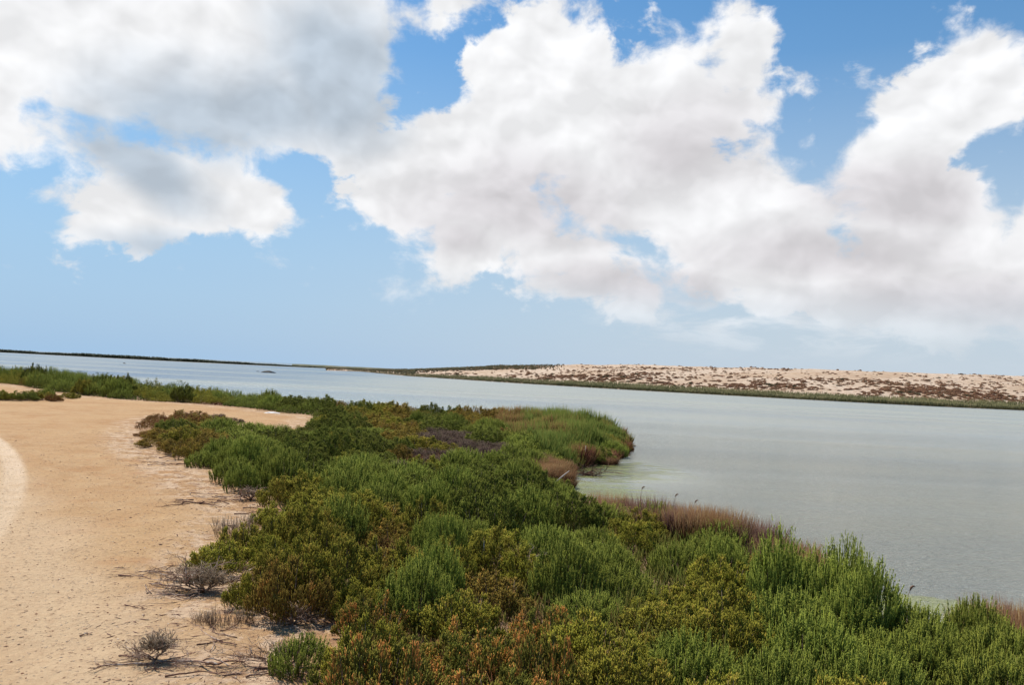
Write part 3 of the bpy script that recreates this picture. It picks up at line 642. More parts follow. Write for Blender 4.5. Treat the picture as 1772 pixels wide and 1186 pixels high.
STY = {'green': ('spike', 0.50, 0.56, 330, 30, 4), 'dark': ('bushy', 0.54, 0.60, 44, 90, 3), 'olive': ('bushy', 0.51, 0.57, 44, 90, 3), 'ochre': ('bushy', 0.50, 0.50, 44, 62, 2),
       'orange': ('bushy', 0.52, 0.52, 46, 74, 2), 'rust': ('bushy', 0.50, 0.42, 44, 60, 2), 'purple': ('twiggy', 0.50, 0.42, 40, 50, 2), 'tall': ('spike', 0.40, 0.84, 300, 34, 3)}
FM['tall'] = FM['green']
PROTO = {}
rng = np.random.default_rng(11)
for kind, (style, R, H, npl, nsh, nv) in STY.items():
    PROTO[kind] = []
    for v in range(nv):
        (Vb, I, Sz, T), root, tip = shrub_parts(style, R, H, rng, npl, nsh, kind)
        fol = mesh_np('foliage', Vb, I, Sz, FM[kind], T)
        tb = Tubes()
        for r0, t0 in zip(root[:26], tip[:26]):
            mid = (r0 + t0) / 2 * np.array([1.3, 1.3, 1]) + rng.normal(0, 0.015, 3)
            tb.add([r0 * np.array([0.4, 0.4, 1]), (r0 * 0.7 + mid * 0.3), mid, t0 * 0.96], [0.011, 0.008, 0.006, 0.003], 4)
        PROTO[kind].append((fol, tb.mesh('stems', m_wood)))
def place_shrub(kind, x, y, s, h, label, group, z=None):
    f, st_ = PROTO[kind][rng.integers(len(PROTO[kind]))]
    e = bpy.data.objects.new('saltmarsh_shrub', None); C.objects.link(e); e.empty_display_size = 0.1
    e.location = (x, y, (gz(x, y) if z is None else z) - 0.02); e.rotation_euler = (0, 0, rng.uniform(0, 6.28)); e.scale = (s * rng.uniform(0.88, 1.14), s * rng.uniform(0.88, 1.14), h)
    link('foliage', f, e); link('stems', st_, e)
    tag(e, label, 'shrub', group); return e

# colour of the marsh by place: picture spots turned into ground spots; (x, y, radius in px, kinds)
ZONE = [
 (285, 735, 50, 'rust'), (335, 722, 55, 'rust purple olive'), (270, 765, 40, 'rust ochre'), (345, 765, 60, 'ochre olive'), (310, 800, 45, 'ochre olive'), (420, 760, 60, 'green olive'), (400, 815, 60, 'green dark'),
 (500, 800, 90, 'dark green'), (600, 790, 90, 'dark olive'), (560, 740, 70, 'dark green olive'), (480, 850, 60, 'green'), (500, 900, 90, 'olive green ochre'), (640, 850, 80, 'green olive'), (760, 960, 50, 'green'),
 (700, 745, 45, 'ochre dark'), (650, 740, 40, 'ochre olive'), (775, 740, 45, 'dark green'), (830, 720, 45, 'ochre'), (640, 712, 45, 'olive purple'), (590, 708, 30, 'ochre'), 
 (790, 785, 65, 'purple'), (740, 800, 50, 'purple'), (850, 790, 40, 'purple'), (880, 800, 40, 'green purple'), (890, 740, 40, 'rust green'), (850, 760, 40, 'green rust'), (940, 810, 50, 'green rust purple'),
 (820, 850, 110, 'dark green'), (930, 880, 100, 'dark green'), (720, 900, 60, 'green'), (560, 950, 80, 'olive green'), (670, 940, 65, 'ochre olive'), (450, 1000, 50, 'olive'), (540, 1040, 60, 'olive ochre'),
 (700, 1060, 80, 'olive green'), (700, 1130, 70, 'orange olive'), (860, 1120, 70, 'orange olive'), (850, 1020, 80, 'olive ochre'), (960, 1000, 70, 'olive green'), (1000, 950, 70, 'green'), (1110, 960, 70, 'olive dark'), (1210, 980, 60, 'green'), (1330, 1000, 60, 'tall green'),
 (1420, 1050, 60, 'tall dark'), (1510, 1080, 60, 'tall'), (1140, 1080, 90, 'olive'), (1250, 1080, 70, 'olive green'), (1050, 1050, 80, 'green dark'), (640, 1190, 100, 'orange olive'), (800, 1190, 110, 'orange olive orange'), (960, 1200, 90, 'orange olive orange'),
 (600, 1300, 160, 'orange olive'), (820, 1350, 200, 'orange olive'), (1050, 1200, 100, 'olive'), (1200, 1200, 100, 'green olive'), (1350, 1200, 110, 'green'), (1500, 1200, 100, 'green'), (1600, 1150, 80, 'green tall'), (1700, 1230, 100, 'green dark'),
 (1100, 1350, 200, 'olive orange'), (1400, 1350, 200, 'olive green'), (1650, 1350, 200, 'green olive'),
 (150, 670, 150, 'green olive dark'), (300, 680, 80, 'olive green dark'), (450, 695, 60, 'green olive dark'), (30, 690, 60, 'olive dark'),
]
ZC = []
for x, y, r, ks in ZONE:
    ZC.append((x, y, r, ks.split()))
PLACE = [  # landmark phrases by picture position of the shrub's base
 (lambda x, y: y < 760 and x < 130, 'at the far left of the shore thicket'),
 (lambda x, y: y < 760 and x < 260, 'in the thicket behind the sand islets'),
 (lambda x, y: y < 716 and x < 400, 'in the thicket beyond the sand'),
 (lambda x, y: y < 725 and x < 560, 'behind the sand tongue'),
 (lambda x, y: y < 760 and x < 420, 'on the rusty outer end of the marsh island'),
 (lambda x, y: y < 765 and x < 560, 'beside the tip of the sand tongue'),
 (lambda x, y: y < 745 and x < 720, 'near the water behind the sand tongue'),
 (lambda x, y: y < 760 and x < 860, 'on the shore short of the spit'),
 (lambda x, y: y < 850 and x < 420, 'at the sand edge left of the marsh'),
 (lambda x, y: y < 850 and x < 600, 'in the marsh left of centre'),
 (lambda x, y: y < 850 and x < 760, 'in the middle of the marsh'),
 (lambda x, y: y < 850, 'beside the withered patch near the spit'),
 (lambda x, y: y < 950 and x < 560, 'beside the twig-strewn sand edge'),
 (lambda x, y: y < 950 and x < 760, 'in the centre of the marsh'),
 (lambda x, y: y < 950, 'beside the small inlet'),
 (lambda x, y: y < 1060 and x < 560, 'behind the dead shrubs on the sand'),
 (lambda x, y: y < 1060 and x < 800, 'left of centre in the foreground marsh'),
 (lambda x, y: y < 1060 and x < 1080, 'between the inlet and the foreground'),
 (lambda x, y: y < 1060 and x < 1300, 'in front of the brown shore grass'),
 (lambda x, y: y < 1080, 'on the shore beside the open water'),
 (lambda x, y: y < 1200 and x < 760, 'beside the sand in the near foreground'),
 (lambda x, y: y < 1200 and x < 1050, 'in the near foreground, centre'),
 (lambda x, y: y < 1200 and x < 1350, 'in the near foreground, right of centre'),
 (lambda x, y: y < 1200, 'in the near foreground beside the water'),
 (lambda x, y: x < 900, 'at the bottom edge below the sand'),
 (lambda x, y: x < 1300, 'at the bottom edge, centre'),
 (lambda x, y: True, 'at the bottom right edge')]
CNAME = {'green': 'bright green feathery', 'dark': 'dark green bushy', 'olive': 'olive yellow-tipped', 'ochre': 'ochre brown', 'orange': 'orange-tipped', 'rust': 'rusty red', 'purple': 'withered purple-brown', 'tall': 'tall upright green'}

rng = np.random.default_rng(23)
xmin, xmax, ymin, ymax = -62, 14, 2.2, 88
cand = np.stack([rng.uniform(xmin, xmax, 60000), ymin + (ymax - ymin) * rng.uniform(0, 1, 60000) ** 1.5], -1)
sdB = poly_sd(cand[:, 0], cand[:, 1], BED); sdL = poly_sd(cand[:, 0], cand[:, 1], LAND); sdS = poly_sd(cand[:, 0], cand[:, 1], SPIT)
uu = np.array([project((a_, b_, 0.3)) for a_, b_ in cand])
strip = (uu[:, 0] > 1000) & (uu[:, 1] > 880)
ok = (sdB > 0.22) & (sdL > np.where(strip, 1.05, 0.5)) & (sdS < 0.1) & ~((uu[:, 0] > 925) & (uu[:, 0] < 1020) & (uu[:, 1] > 790) & (uu[:, 1] < 850))
cand = cand[ok]; sdc = sdB[ok]; sdl = sdL[ok]
pts = []; cells = {}
for (x, y), sB, sL in zip(cand, sdc, sdl):
    u, v = project((x, y, 0.5))
    if u < -120 or u > 1900 or v > 1500: continue
    d = math.hypot(x, y)
    sp = 0.52 if d < 11 else (0.66 if d < 22 else (0.85 if d < 37 else 0.98))
    ci = (int(x // 1.2), int(y // 1.2)); bad = False
    for a in (-1, 0, 1):
        for b_ in (-1, 0, 1):
            for (qx, qy, qs) in cells.get((ci[0] + a, ci[1] + b_), ()):
                if (qx - x) ** 2 + (qy - y) ** 2 < (0.5 * (sp + qs)) ** 2: bad = True; break
            if bad: break
        if bad: break
    if bad: continue
    cells.setdefault(ci, []).append((x, y, sp)); pts.append((x, y, sp, sB, sL))
print('shrub spots', len(pts))
recs = []
for x, y, sp, sB, sL in pts:
    u, v = project((x, y, 0.3)); best = None; bd = 1e9
    for zx, zy, zr, ks in ZC:
        dd = math.hypot((u - zx) / zr, (v - zy) / (zr * 0.6)) + rng.uniform(0, 0.3)
        if dd < bd: bd = dd; best = ks
    kind = best[0] if rng.uniform() < 0.68 else best[rng.integers(len(best))]
    if rng.uniform() < 0.08: kind = ['green', 'olive', 'dark', 'ochre'][rng.integers(4)] if v < 1120 else ['orange', 'olive'][rng.integers(2)]
    s = sp / 0.78 * rng.uniform(0.85, 1.2)
    h = rng.uniform(0.64, 1.22) * (0.95 if sp < 0.6 else 1.05)
    edge = min(sB, sL)
    if edge < 0.6: s *= 0.55 + 0.45 * edge / 0.6; h *= 0.55 + 0.45 * edge / 0.6
    if sp > 1.0: h *= 1.05
    if kind in ('purple',): h *= 0.85
    if v < 800 and 220 < u < 560: h *= 0.85 if u < 390 else 0.58
    if math.hypot(x, y) > 37: h *= rng.uniform(0.95, 1.7)
    if v < 860 and u > 600: h *= 0.82
    if u > 1000 and v > 900: h *= 0.80
    if 930 < u < 1060 and v < 1010: h *= 0.78
    recs.append(dict(x=x, y=y, s=s, h=h, kind=kind, u=u, v=v, area=s * h / (x * x + y * y) * (1 if -60 < u < 1830 and v < 1330 else 0.01)))
recs.sort(key=lambda r: -r['area'])
top = recs[:285]; rest = recs[285:]
groups = {}
for r in top:
    ph = next(p for f, p in PLACE if f(r['u'], r['v']))
    sizew = 'large' if r['h'] * STY[r['kind']][2] > 0.62 else ('low' if r['h'] * STY[r['kind']][2] < 0.42 else '')
    r['ph'] = ph; r['base'] = (sizew + ' ' + CNAME[r['kind']] + ' shrub').strip(); groups.setdefault((r['base'], ph), []).append(r)
ORD = ['leftmost', 'second-left', 'third-left', 'fourth-left', 'fifth-left', 'sixth-left']
for (bs, ph), lst in groups.items():
    n = len(lst)
    lst.sort(key=lambda r: -r['v']); nr = 1 if n <= 6 else (2 if n <= 12 else 3)
    ROWS = {1: [''], 2: ['front row', 'rear row'], 3: ['front row', 'middle row', 'rear row']}[nr]
    per = -(-n // nr)
    for q in range(nr):
        row = sorted(lst[q * per:(q + 1) * per], key=lambda r: r['u']); m = len(row)
        for k, r in enumerate(row):
            pos_ = '' if m == 1 else ('leftmost' if k == 0 else ('rightmost' if k == m - 1 else (ORD[k] if k < 6 else 'right half')))
            extra = ' '.join(w_ for w_ in (ROWS[q], pos_) if w_)
            lab = f'{bs} {ph}' + (f', {extra}' if extra else '')
            place_shrub(r['kind'], r['x'], r['y'], r['s'], r['h'], lab, f'{bs}s {ph}' if n > 1 else None)
# the rest of the thicket: merged, one object
if rest:
    for kind in sorted(set(r['kind'] for r in rest)):
        f, st_ = PROTO[kind][0]; nv = len(f.vertices); co = np.empty(nv * 3, np.float32); f.vertices.foreach_get('co', co); co = co.reshape(-1, 3)
        tn = np.empty(nv * 4, np.float32); f.attributes['tint'].data.foreach_get('color', tn); tn = tn.reshape(-1, 4)
        nsh = nv // 7; lst = [r for r in rest if r['kind'] == kind]; VB = []; TB = []
        for r in lst:
            sel = rng.choice(nsh, min(nsh, 2600), replace=False); vi = (sel[:, None] * 7 + np.arange(7)).ravel()
            a = rng.uniform(0, 6.28); ca, sa = math.cos(a), math.sin(a); q = co[vi]
            d = math.hypot(r['x'], r['y']); qq = np.stack([(q[:, 0] * ca - q[:, 1] * sa) * r['s'], (q[:, 0] * sa + q[:, 1] * ca) * r['s'], q[:, 2] * r['h']], -1)
            VB.append(qq + np.array([r['x'], r['y'], gz(r['x'], r['y']) - 0.02])); TB.append(tn[vi])
        VB = np.concatenate(VB); TB = np.concatenate(TB); n = len(VB) // 7
        q = np.array([0, 1, 4, 3, 1, 2, 5, 4, 2, 0, 3, 5, 3, 4, 6, 4, 5, 6, 5, 3, 6])
        me = mesh_np('shore_thicket', VB, ((np.arange(n) * 7)[:, None] + q).ravel(), np.tile([4, 4, 4, 3, 3, 3], n), FM[kind], TB)
        tag(link('shore_thicket', me), f'{CNAME[kind]} growth in the dense distant thicket along the shore', 'thicket', kind='stuff')
        print('rest', kind, len(lst))

# landmark shrubs with their own place
for (x, y, kind, s, h, lab) in [
    (60, 664, 'dark', 1.5, 2.3, 'tall dark bush standing above the far left shore thicket'),
    (185, 678, 'dark', 1.3, 1.75, 'round dark bush rising above the thicket, behind the sand'),
    (165, 677, 'dark', 0.8, 1.5, 'narrow dark bush just left of the round dark one'),
    (143, 676, 'dark', 0.8, 1.45, 'narrow dark bush, leftmost of three above the thicket'),
    (466, 707, 'green', 1.1, 1.5, 'tall green bush above the thicket behind the sand tongue'),
    (10, 692, 'olive', 1.3, 0.8, 'low olive shrub on the sand islet at the left edge'),
    (38, 693, 'dark', 1.3, 0.75, 'low dark green shrub in the sand islet row'),
    (64, 692, 'olive', 1.2, 0.85, 'low olive shrub right of centre in the sand islet row'),
    (80, 688, 'green', 0.8, 0.8, 'small green shrub at the right end of the islet row'),
    (-18, 691, 'dark', 1.3, 0.8, 'dark shrub cut by the left frame edge on the sand islet'),
    (92, 695, 'rust', 0.7, 0.85, 'small reddish shrub at the end of the islet row'),
    (120, 690, 'olive', 0.9, 0.55, 'small low green shrub alone on the open sand'),
    (375, 727, 'purple', 0.7, 0.7, 'grey-brown tuft on top of the rusty island'),
    (405, 733, 'purple', 0.6, 0.5, 'small grey tuft at the edge of the sand tongue'),
    (432, 1052, 'olive', 0.45, 0.55, 'small olive bush at the sand edge beside the ochre bush'),
    (500, 1070, 'ochre', 0.75, 1.1, 'ochre and green bush over bare grey stems at the sand edge'),
    (385, 985, 'olive', 0.6, 0.55, 'low green shrub behind the grey dead shrub'),
    (420, 965, 'olive', 0.6, 0.7, 'olive shrub right behind the grey dead shrub'),
    (1345, 1078, 'tall', 0.72, 1.0, 'tall upright green shrub standing against the water'),
    (1420, 1090, 'tall', 0.8, 0.85, 'dark upright shrub right of the tallest one by the water'),
    (1500, 1118, 'tall', 0.82, 0.85, 'spiky upright shrub at the water edge beside the algae'),
    (1620, 1175, 'green', 0.7, 0.75, 'bright green rounded shrub in front of the algae water'),
    (1745, 1200, 'green', 0.7, 0.85, 'green shrub in front of the red-brown grass, lower right corner'),
    (520, 1165, 'green', 0.45, 0.45, 'small green shrub beside the leafless twiggy one'),
    (1062, 776, 'green', 1.0, 0.85, 'rounded green shrub overhanging the tip of the spit'),
    (1030, 784, 'dark', 1.1, 0.85, 'dark shrub overhanging the water on the near side of the spit'),
    (1000, 782, 'green', 1.1, 0.8, 'green shrub on the near rim of the spit, left of the dark one'),
    (1045, 766, 'olive', 1.1, 0.75, 'olive shrub in the middle of the spit tip'),
    (1080, 770, 'rust', 0.8, 0.8, 'reddish shrub at the very tip of the spit'),
    (935, 740, 'dark', 1.2, 0.8, 'dark green shrub on the far side of the spit beside the red patch'),
    (905, 745, 'rust', 1.3, 0.7, 'red shrub on the far side of the spit'), (965, 750, 'olive', 1.4, 0.6, 'olive shrub on the back rim of the spit'),
    (1005, 757, 'ochre', 1.3, 0.55, 'low ochre shrub on the back rim of the spit'), (960, 782, 'rust', 1.1, 0.6, 'reddish brown shrub on the inner part of the spit'),
    (905, 780, 'green', 1.3, 0.8, 'bright green shrub at the base of the spit'), (940, 796, 'green', 1.1, 0.7, 'small green shrub above the inlet head'),
    (720, 742, 'green', 0.7, 1.15, 'upright green bush standing out against the lagoon'),
    (780, 748, 'green', 0.8, 1.15, 'green bush right of the upright one against the lagoon')]:
    g = G(x, y, 0.3); place_shrub(kind, g[0], g[1], s, h, lab, None)

# ------------------------------------------------------------------ ground cover of the marsh, spit meadow, shore grass
def cover(name, poly, n, hfun, cfun, mat, label, cat, rmin=0.004, rmax=0.008, lean=0.25, z0=-0.02, rng=rng, cond=None):
    P_ = np.array(poly); lo = P_.min(0); hi = P_.max(0); pts_ = []
    got = 0
    while got < n:
        c_ = np.stack([rng.uniform(lo[0], hi[0], n * 2), rng.uniform(lo[1], hi[1], n * 2)], -1)
        k = poly_sd(c_[:, 0], c_[:, 1], poly) > 0
        if cond is not None: k &= cond(c_[:, 0], c_[:, 1])
        c_ = c_[k]; pts_.append(c_); got += len(c_)
    p = np.concatenate(pts_)[:n]; z = land_z(p[:, 0], p[:, 1]) + z0
    D = np.stack([rng.normal(0, lean, n), rng.normal(0, lean, n), np.ones(n)], -1)
    Vb, I, Sz, T = blades(np.stack([p[:, 0], p[:, 1], np.maximum(z, -0.05)], -1), D, hfun(p) * rng.uniform(0.5, 1.1, n), rng.uniform(rmin, rmax, n), cfun(p, n), 0.15, rng)
    return tag(link(name, mesh_np(name, Vb, I, Sz, mat, T)), label, cat, kind='stuff')
# zone-coloured meadow material: green <-> olive <-> red by the tint's third channel
m_mead, t, b = new_mat('meadow_stalks', 0.7, 0.04)
a = t.node('ShaderNodeAttribute', attribute_name='tint'); r_, g_, b_ = t.sep(a.outputs['Color'])
cc = t.ramp(b_, [(0.0, (0.085, 0.115, 0.020)), (0.35, (0.135, 0.13, 0.026)), (0.6, (0.165, 0.105, 0.032)), (0.85, (0.15, 0.062, 0.030)), (1.0, (0.12, 0.045, 0.028))])
cc2 = t.node('ShaderNodeHueSaturation'); t.l.new(cc, cc2.inputs['Color']); t.put(cc2.inputs['Value'], t.m('ADD', 0.5, t.m('ADD', t.m('MULTIPLY', g_, 0.45), t.m('MULTIPLY', r_, 0.35))))
t.l.new(cc2.outputs[0], b.inputs['Base Color'])
def col_spit(p, n):
    nz = fbm(p[:, 0] * 0.8, p[:, 1] * 0.8, 4, 91); sdS_ = poly_sd(p[:, 0], p[:, 1], LAND)
    v = np.clip(0.20 + (nz - 0.5) * 2.4 + 0.40 * np.exp(-(sdS_ / 0.35) ** 2), 0, 1)
    u = np.array([project((a_, b2, 0.3)) for a_, b2 in p]); v = np.where((u[:, 0] < 905) & (u[:, 1] < 752), np.maximum(v, 0.62), v)
    v = np.where((u[:, 0] < 1010) & (u[:, 1] > 796), np.maximum(v, 0.70), v)
    return np.stack([rng.uniform(0, 1, n), np.clip(v + rng.normal(0, 0.18, n), 0, 1), np.ones(n)], -1)
def h_spit(p):
    sdS_ = poly_sd(p[:, 0], p[:, 1], LAND); nz = fbm(p[:, 0] * 0.5, p[:, 1] * 0.5, 3, 17)
    return (0.10 + 0.75 * nz ** 1.3 + 0.30 * (fbm(p[:, 0] * 2.4, p[:, 1] * 2.4, 2, 18) > 0.52)) * (0.75 + 0.25 * sstep(0, 1.2, sdS_))
cover('spit_meadow', SPIT, 70000, h_spit, col_spit, m_mead, 'low green and reddish meadow covering the rounded spit', 'marsh plants', 0.006, 0.013, 0.22)
ZV = {'rust': 0.85, 'purple': 0.8, 'ochre': 0.55, 'olive': 0.35, 'green': 0.1, 'dark': 0.15, 'orange': 0.5, 'tall': 0.1}
ZA = np.array([(x, y, r, ZV[k[0]]) for x, y, r, k in ZC])
def col_bed(p, n):
    nz = fbm(p[:, 0] * 0.6, p[:, 1] * 0.6, 3, 51)
    Rm = np.array(ROT.transposed()); q = np.stack([p[:, 0], p[:, 1], np.full(n, 0.3 - CAMZ)], -1) @ Rm.T
    u = CX + F * q[:, 0] / -q[:, 2]; v = CY - F * q[:, 1] / -q[:, 2]
    dd = np.hypot((u[:, None] - ZA[:, 0]) / ZA[:, 2], (v[:, None] - ZA[:, 1]) / (ZA[:, 2] * 0.6)); val = ZA[dd.argmin(1), 3]
    return np.stack([rng.uniform(0, 1, n), np.clip(val + (nz - 0.5) * 0.8 + rng.normal(0, 0.12, n), 0, 1), np.ones(n)], -1)
NEAR = [(-8, 5), (-3, 3), (10, 3), (14, 6), (8, 24), (-14, 24)]
cover('marsh_undergrowth', BED, 60000, lambda p: 0.12 + 0.28 * fbm(p[:, 0], p[:, 1], 2, 61), col_bed, m_mead, 'low succulent undergrowth filling the gaps between shrubs', 'undergrowth', 0.003, 0.006, 0.35,
      cond=lambda x, y: (np.hypot(x, y) < 20) & (poly_sd(x, y, BED) > 0.35))
cover('marsh_undergrowth', BED, 50000, lambda p: 0.08 + 0.16 * fbm(p[:, 0], p[:, 1], 2, 61), col_bed, m_mead, 'low undergrowth between shrubs in the farther marsh', 'undergrowth', 0.010, 0.02, 0.3,
      cond=lambda x, y: (np.hypot(x, y) >= 20) & (poly_sd(x, y, BED) > 0.35))
# shore grass tufts (countable clumps)
def tuft_mesh(n, R, H, mat, lean, rng, r0=0.003):
    a = rng.uniform(0, 2 * np.pi, n); q = np.sqrt(rng.uniform(0, 1, n)) * R
    Pb = np.stack([q * np.cos(a), q * np.sin(a), np.zeros(n)], -1)
    D = np.stack([np.cos(a) * lean * q / R + rng.normal(0, lean * 0.5, n), np.sin(a) * lean * q / R + rng.normal(0, lean * 0.5, n), np.ones(n)], -1)
    tint = np.stack([rng.uniform(0, 1, n), rng.uniform(0, 1, n), np.ones(n)], -1)
    Vb, I, Sz, T = blades(Pb, D, H * rng.uniform(0.45, 1.1, n), r0 * rng.uniform(0.7, 1.4, n), tint, 0.18, rng)
    return mesh_np('stalks', Vb, I, Sz, mat, T)
TR_ = [tuft_mesh(1100, 0.30, 0.46, FM['red'], 0.22, rng) for _ in range(3)]
TP_ = [tuft_mesh(1100, 0.28, 0.52, foliage_mat('purple_stalks', (0.06, 0.03, 0.024), (0.085, 0.042, 0.033), (0.125, 0.068, 0.05)), 0.22, rng) for _ in range(3)]
TG_ = [tuft_mesh(60, 0.13, 0.26, FM['grey'], 0.25, rng, 0.0022) for _ in range(2)]
tl = []
for k in range(46):
    f = k / 45; x = 1035 + 400 * f + rng.uniform(-8, 8); yb = np.interp(x, [1035, 1100, 1200, 1300, 1400, 1440], [905, 924, 945, 966, 998, 1022]) + rng.uniform(-6, 22)
    tl.append((x, yb, 'p' if rng.uniform() < (0.75 if 1090 < x < 1340 else 0.25) else 'r', rng.uniform(0.75, 1.2), 'brown shore grass strip'))
for k in range(9):
    tl.append((1550 + 140 * k / 8, 1108 + rng.uniform(-5, 14), 'r', rng.uniform(0.4, 0.7), 'edge by the algae'))
for k in range(14):
    tl.append((1690 + 130 * rng.uniform(), 1128 + rng.uniform(0, 40), 'r' if rng.uniform() < .7 else 'p', rng.uniform(0.8, 1.15), 'shore at the lower right'))
for k in range(26):
    x = 915 + 62 * rng.uniform(); tl.append((x, 810 + 30 * rng.uniform(), 'r', rng.uniform(0.7, 1.1), 'head of the small inlet'))
for k in range(12):
    tl.append((1000 + 60 * rng.uniform(), 790 + 10 * rng.uniform(), 'r', rng.uniform(0.6, 0.9), 'underside of the spit'))
for x, y, c_, s, ph in tl:
    g = G(x, y, 0.1); arr = TP_ if c_ == 'p' else TR_
    o = link('grass_tuft', arr[rng.integers(3)]); o.location = (g[0], g[1], max(gz(*g), -0.05) - 0.02); o.scale = (s, s, s * rng.uniform(0.6, 1.15)); o.rotation_euler = (0, 0, rng.uniform(0, 6.28))
    cn = 'dark purple-brown' if c_ == 'p' else 'reddish brown'
    if ph.startswith('brown'): ph = ['left end of the brown shore strip', 'left part of the brown shore strip', 'middle of the brown shore strip', 'right part of the brown shore strip', 'right end of the brown shore strip'][int(np.clip((x - 1035) / 81, 0, 4))]
    if ph.startswith('head'): ph = ('near' if y > 832 else 'far') + ' side of the small inlet head, ' + ('left' if x < 964 else 'right')
    tag(o, f'{cn} grass tuft at the {ph}', 'grass tuft', f'{cn} grass tufts, {ph}')
for x, y in [(345, 1078), (362, 1082), (415, 1080), (428, 1078), (383, 1084), (420, 925), (405, 935), (432, 912), (392, 928)]:
    g = G(x, y, 0.3); o = link('grass_tuft', TG_[rng.integers(2)]); o.location = (g[0], g[1], gz(*g)); s = rng.uniform(0.6, 1.0) * (1.3 if y < 950 else 0.8); o.scale = (s, s, s); o.rotation_euler = (0, 0, rng.uniform(0, 6))
    ph = ('on the sand between the dead shrubs, ' + {345: 'leftmost', 362: 'second from left', 383: 'middle one', 415: 'second from right', 428: 'rightmost'}[x]) if y > 1000 else ('behind the grey dead shrub, ' + {420: 'second from right', 405: 'second from left', 432: 'rightmost', 392: 'leftmost'}[x])
    tag(o, f'sparse tuft of dry grey stalks {ph}', 'grass tuft', 'dry grey stalks ' + ph.split(',')[0])

# ------------------------------------------------------------------ dead shrubs and fallen wood
def branchy(tb, p, d, L, r, depth, rng, flat=0.0, grav=0.0, kids=(2, 4), spread=0.55):
    k = 6; pts_ = [np.array(p, float)]; d = np.array(d, float) / np.linalg.norm(d)
    for i in range(k):
        d = d + rng.normal(0, 0.24, 3); d[2] -= grav; d[2] *= (1 - flat); d /= np.linalg.norm(d)
        q = pts_[-1] + d * L / k; q[2] = max(q[2], 0.006); pts_.append(q)
    tb.add(pts_, np.linspace(r, r * 0.5, k + 1), 5 if depth > 1 else 3)
    if depth <= 0: return
    for _ in range(rng.integers(kids[0], kids[1] + 1)):
        i = rng.integers(2, k + 1); nd = (pts_[i] - pts_[i - 1]); nd /= np.linalg.norm(nd); nd = nd + rng.normal(0, spread, 3) + np.array([0, 0, 0.15 * (1 - flat)])
        branchy(tb, pts_[i], nd, L * rng.uniform(0.5, 0.8), r * 0.55, depth - 1, rng, flat, grav, kids, spread)
def dead_shrub(x, y, seed, H, lab, stems, depth, r, mat, twigs=0, twH=0.3):
    rg = np.random.default_rng(seed); g = G(x, y, 0.3); e = bpy.data.objects.new('dead_shrub', None); C.objects.link(e); e.location = (g[0], g[1], gz(*g)); tag(e, lab, 'dead shrub')
    tb = Tubes()
    for k in range(stems):
        a = rg.uniform(0, 6.28); branchy(tb, (0, 0, 0.01), (math.cos(a) * 0.7, math.sin(a) * 0.7, rg.uniform(0.5, 1.1)), H * rg.uniform(0.5, 0.8), r, depth, rg, 0, 0, (3, 5), 0.5)
    link('branches', tb.mesh('branches', mat), e)
    tb = Tubes()
    for k in range(5):
        a = rg.uniform(0, 6.28); branchy(tb, (0, 0, 0.02), (math.cos(a), math.sin(a), 0.05), H * rg.uniform(0.5, 1.0), r * 0.9, 1, rg, 0.6, 0.0, (1, 3))
    link('roots', tb.mesh('roots', m_drift), e)
    e.scale = (1.3, 0.9, 0.72)
    if twigs:
        n = twigs; th = rg.uniform(0, 6.28, n); ph = np.arccos(rg.uniform(0.1, 1, n)); q = rg.uniform(0.25, 1, n) * (0.72 + 0.42 * np.sin(th * 2 + seed) * np.sin(ph) + 0.2 * np.sin(th * 5 + ph * 4 + seed)) 
        Pb = np.stack([0.42 * H * np.sin(ph) * np.cos(th) * q * 1.3, 0.42 * H * np.sin(ph) * np.sin(th) * q * 1.3, 0.12 + twH * q * np.cos(ph)], -1)
        D = Pb / H + np.array([0, 0, 0.45]) + rg.normal(0, 0.45, (n, 3))
        Vb, I, Sz, T = blades(Pb, D, rg.uniform(0.03, 0.10, n), rg.uniform(0.0018, 0.0032, n), rg.uniform(0, 1, (n, 3)), 0.2, rg)
        link('twigs', mesh_np('twigs', Vb, I, Sz, FM['grey'] if mat is m_drift else FM['purple'], T), e)
    return e
dead_shrub(352, 1022, 3, 0.46, 'rounded grey-brown dead shrub with a bent pale trunk on the sand', 6, 3, 0.012, m_drift, 2600, 0.24)
dead_shrub(268, 1150, 5, 0.26, 'small silvery dead shrub at the lower left of the sand', 6, 3, 0.007, m_drift, 700, 0.16)
dead_shrub(492, 1160, 8, 0.36, 'leafless twiggy shrub with curved dark stems at the marsh edge', 6, 2, 0.009, m_drift, 250, 0.22)
dead_shrub(508, 1082, 9, 0.26, 'tangle of bare grey stems under the ochre bush', 6, 2, 0.010, m_drift, 200, 0.12)
dead_shrub(432, 866, 12, 0.36, 'small bare shrub at the foot of the dark bushes on the sand edge', 6, 2, 0.014, m_drift, 200, 0.15)
dead_shrub(1015, 803, 14, 0.6, 'tangle of reddish dead stems at the underside of the spit', 8, 2, 0.018, m_darkwood, 500, 0.2)
dead_shrub(905, 1008, 16, 0.45, 'withered brown shrub in a gap of the centre marsh', 8, 3, 0.008, m_drift, 900, 0.3)
rngw = np.random.default_rng(77)
def fallen(x, y, ang, L, r, lab, depth=1, mat=m_drift, name='fallen_branch', z=0.0, up=0.05, flat=0.55):
    g = G(x, y, 0.3); tb = Tubes(); a = math.radians(ang); branchy(tb, (0, 0, r), (math.cos(a), math.sin(a), up), L, r, depth, rngw, flat, 0.0, (1, 3), 0.5)
    o = link(name, tb.mesh(name, mat)); o.location = (g[0], g[1], gz(*g) + z); tag(o, lab, 'branch'); return o
